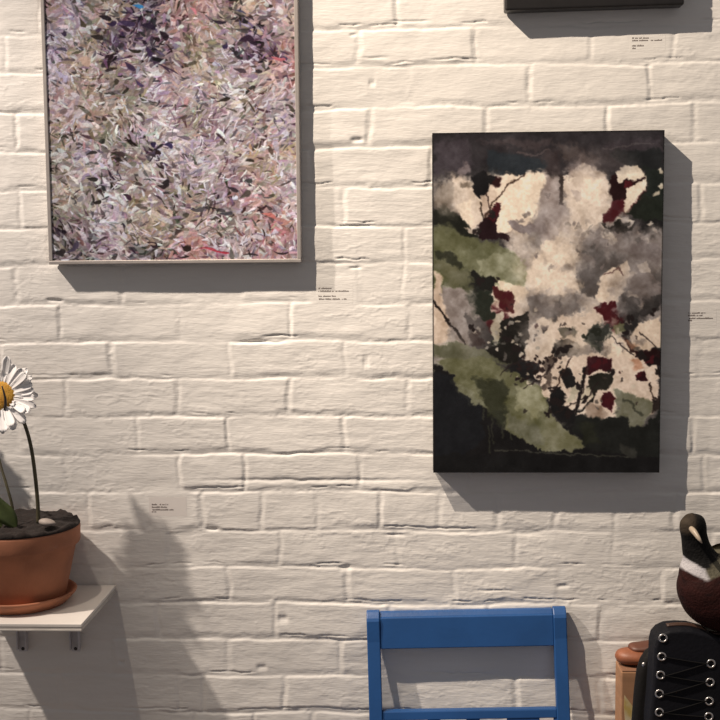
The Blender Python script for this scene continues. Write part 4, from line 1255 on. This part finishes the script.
build('parcel_label', bm, tape, carton)['label'] = 'pale torn label on the box front'
# rounded tan shoe lying on the box, toe to the left
shoe_mat = mat('tan_leather', (0.30, 0.105, 0.050), 0.5, noise=.3, nscale=30, bump=.2, bscale=200)
shoe_dark = mat('brown_leather', (0.13, 0.045, 0.025), 0.5, noise=.3, nscale=30)
SY = BT - .034
a = at(615.2, 658, SY)
shoe = thing('shoe', 'tan brown rounded leather shoe toe poking out left of the black case', 'shoe', (a.x + .06, WALL - SY, bz))
hh = 0.0175
pts = [(a.x, WALL - SY, bz + hh * 1.0, .004, .0035), (a.x + .004, WALL - SY, bz + hh, .013, .010), (a.x + .013, WALL - SY, bz + hh, .021, .0145), (a.x + .027, WALL - SY, bz + hh, .026, .0163),
       (a.x + .05, WALL - SY, bz + hh, .028, .0165), (a.x + .085, WALL - SY, bz + hh, .026, .0165), (a.x + .13, WALL - SY, bz + hh, .022, .0165), (a.x + .15, WALL - SY, bz + hh, .012, .011)]
bm = bmesh.new()
sweep(bm, spline(pts, 6), 24)
build('vamp', bm, shoe_mat, shoe, True)
pts = [(a.x + .028, WALL - SY + .004, bz + .030, .008, .004), (a.x + .034, WALL - SY + .004, bz + .033, .018, .0085), (a.x + .05, WALL - SY + .004, bz + .034, .022, .0095), (a.x + .08, WALL - SY + .004, bz + .036, .022, .012), (a.x + .13, WALL - SY + .004, bz + .036, .016, .012)]
bm = bmesh.new()
sweep(bm, spline(pts, 6), 20)
build('shoe_tongue', bm, shoe_dark, shoe, True)['label'] = 'darker brown upper edge'

# ------------------------------------------------------------------ stuffed pheasant on the case
BTT = KT - .030
s_ = (at(715, 570, BTT).x - at(675, 570, BTT).x) / 40
def bp(px, py, dt=0.0):
    return at(px, py, BTT + dt)
base = bp(712, 628)
base.z = ztop + .004
bird = thing('stuffed_pheasant', 'stuffed pheasant with white neck ring perched on the black leather case', 'bird', base)
def B(px, py, dt, rw, rh):
    q = bp(px, py, dt)
    return (q.x, q.y, q.z, rw * s_, rh * s_)
spine = [B(960, 560, -.21, 1.2, 1.0), B(900, 570, -.16, 6, 4), B(852, 574, -.125, 13, 9), B(820, 577, -.10, 24, 22), B(785, 578, -.065, 38, 38), B(750, 583, -.03, 44, 45), B(724, 588, -.006, 48, 44),
         B(710, 580, .006, 36, 38), B(702.5, 567, .010, 24, 26), B(699, 556, .012, 16.5, 17), B(696, 546, .014, 13.6, 14), B(694, 535, .017, 12.2, 13), B(693, 527, .020, 12.2, 13.5), B(692.5, 520, .021, 10.5, 12), B(692, 515.5, .021, 6.5, 7.5), B(692, 513.2, .021, 1.0, 1.0)]
pts = spline(spine, 10)
bm = bmesh.new()
sweep(bm, pts, 40)
bmesh.ops.recalc_face_normals(bm, faces=bm.faces[:])
me_ = bpy.data.meshes.new('body')
bmesh.ops.transform(bm, matrix=bird.matrix_basis.inverted(), verts=bm.verts[:])
bm.to_mesh(me_)
bm.free()
nV = len(me_.vertices)
co = np.zeros(nV * 3, np.float32)
me_.vertices.foreach_get('co', co)
co = co.reshape(-1, 3).astype(float)
ringi = np.repeat(np.arange(len(pts)), 40)[:nV]
tpar = ringi / 10.0
X_, Y_, Z_ = co[:, 0], co[:, 1], co[:, 2]
nz = vnoise(X_ * 1 + Y_ * .7, Z_, .012, 71, 3)
nf = vnoise(X_ + Y_, Z_, .004, 72, 2)
maroon = np.array((0.020, 0.0048, 0.0040))
dark_ = np.array((0.0060, 0.0058, 0.0058))
olive_ = np.array((0.045, 0.034, 0.016))
white_ = np.array((0.46, 0.45, 0.47))
colr = np.zeros((nV, 3)) + maroon
colr *= (1 + .5 * nf)[:, None]
# back feathers: upper side of the body
zc = np.array([p[2] for p in pts])[ringi] - base.z
up = sstep(.15, .5, (Z_ - zc) / np.maximum(np.array([p[4] for p in pts])[ringi], 1e-4)) * (tpar < 7.0)
mott = np.where((nz > .15)[:, None], olive_ * 1.2, np.array((0.018, 0.012, 0.008)))
colr = colr * (1 - up[:, None]) + mott * up[:, None]
tl_ = sstep(3.2, 2.2, tpar)
colr = colr * (1 - tl_[:, None]) + (np.array((0.06, 0.04, 0.02)) * (1 + .5 * nz)[:, None]) * tl_[:, None]
q0 = bp(698, 572.5) - base
px_ = np.abs(X_ - q0.x) / s_                               # distance from the middle of the breast
pz_ = (Z_ - q0.z) / s_ + nz * 1.6
lo_ = 0.0 + .36 * px_
hi_ = 9.5 + .62 * px_
ringw = sstep(lo_ - .9, lo_ + .9, pz_) * (tpar > 6.2)
rc = np.where((X_ > q0.x + .003)[:, None], np.array((0.10, 0.092, 0.065)), white_)
colr = colr * (1 - ringw[:, None]) + rc * ringw[:, None]
hd = sstep(hi_ - .9, hi_ + .9, pz_) * (tpar > 6.2)
colr = colr * (1 - hd[:, None]) + dark_ * (1 + .4 * nf)[:, None] * hd[:, None]
face = hd * sstep(11.4, 12.2, tpar) * sstep(.0, -.012, X_ + .036)
colr = colr * (1 - .8 * face[:, None]) + np.array((0.045, 0.034, 0.024)) * .8 * face[:, None] * (1 + .5 * nz)[:, None]
ca = me_.color_attributes.new('pigment', 'FLOAT_COLOR', 'POINT')
c4 = np.ones((nV, 4), np.float32)
c4[:, :3] = np.clip(colr, .003, .9)
ca.data.foreach_set('color', c4.reshape(-1))
feather = vcol_mat('feathers', 0.75, 0.15, bump=.9, bscale=230)
body = link('body', me_, feather, None, True)
body.parent = bird
# beak, pointing down and to the right
horn = mat('pale_beak', (0.46, 0.38, 0.29), 0.4, noise=.25, nscale=120)
bk = [(*bp(690.5, 528, .035), .0042, .0048), (*bp(693.5, 531, .050), .0048, .0054), (*bp(696.5, 535, .059), .0041, .0046), (*bp(699.5, 539.5, .066), .0028, .0032), (*bp(702, 543.2, .067), .0007, .0008)]
bm = bmesh.new()
sweep(bm, spline(bk, 6), 18)
build('beak', bm, horn, bird, True)['label'] = 'pale curved beak'
wat = mat('red_brown_face', (0.045, 0.012, 0.010), 0.7, noise=.4, nscale=200)
eye_m = mat('glass_eye', (0.008, 0.006, 0.005), 0.12)
for ex, ey, dt in ((682.9, 526, .024), (702.4, 527, .030)):
    p = bp(ex, ey, dt)
    bm = bmesh.new()
    bmesh.ops.create_uvsphere(bm, u_segments=20, v_segments=12, radius=.0036, matrix=Matrix.Translation(p))
    build('eye', bm, eye_m, bird, True)
# wing on the far right side and feet
wing_m = mat('wing_feathers', (0.040, 0.026, 0.014), 0.75, noise=.7, nscale=60, tint=(0.012, 0.009, 0.007), bump=.8, bscale=150)
bm = bmesh.new()
sweep(bm, spline([B(728, 572, .028, 3, 6), B(745, 578, .035, 7, 22), B(780, 580, .0, 7, 30), B(820, 578, -.055, 6, 22), B(862, 574, -.11, 3, 9), B(885, 572, -.14, 1, 2)], 8), 24)
build('wing', bm, wing_m, bird, True)
leg_m = mat('grey_leg', (0.12, 0.10, 0.085), 0.6)
for fx in (738, 766):
    bm = bmesh.new()
    p = bp(fx, 618, -.01)
    g = Vector((p.x, p.y, base.z - .0005))
    sweep(bm, spline([(p.x + .004, p.y + .004, base.z + .045, .006, .006), (p.x + .003, p.y, base.z + .02, .0035, .0035), (g.x, g.y, base.z + .004, .003, .003)], 5), 10)
    for dx, dy in ((-.018, -.012), (-.004, -.022), (.012, -.014), (.010, .012)):
        sweep(bm, [(g.x, g.y, base.z + .003, .0028, .0026), (g.x + dx * .6, g.y + dy * .6, base.z + .003, .0024, .0022), (g.x + dx, g.y + dy, base.z + .0012, .001, .001)], 8)
    build('leg', bm, leg_m, bird, True)

# ------------------------------------------------------------------ light
def spot(name, loc, target, power, size_deg, blend, color, radius):
    l = bpy.data.lights.new(name, 'SPOT')
    l.energy = power
    l.color = color
    l.spot_size = math.radians(size_deg)
    l.spot_blend = blend
    l.shadow_soft_size = radius
    o = bpy.data.objects.new(name, l)
    o.location = loc
    o.rotation_euler = (Vector(target) - Vector(loc)).to_track_quat('-Z', 'Y').to_euler()
    COL.objects.link(o)
    return o
def lp_(px, py, t):
    w = at(360, 360, 0)
    return Vector(((px - 409) * 0.002, WALL - t, 1.55 - (py - 254) * 0.002))
spot('track_spot', lp_(-60, -520, 0.90), lp_(2101, 1640, 0), 322, 86, 1.0, (1.0, 0.845, 0.69), 0.010)
spot('track_spot', lp_(-560, -520, 0.90), lp_(27, 562, 0), 285, 55.5, 0.75, (1.0, 0.86, 0.74), 0.035)

world = bpy.data.worlds.new('room')
world.use_nodes = True
bg = world.node_tree.nodes['Background']
bg.inputs['Color'].default_value = (1.0, 0.955, 0.97, 1)
bg.inputs['Strength'].default_value = 0.20
SC.world = world

SC.view_settings.view_transform = 'Standard'
SC.view_settings.look = 'None'
SC.view_settings.exposure = 0.0
SC.view_settings.gamma = 1.0
SC.view_settings.use_curve_mapping = False
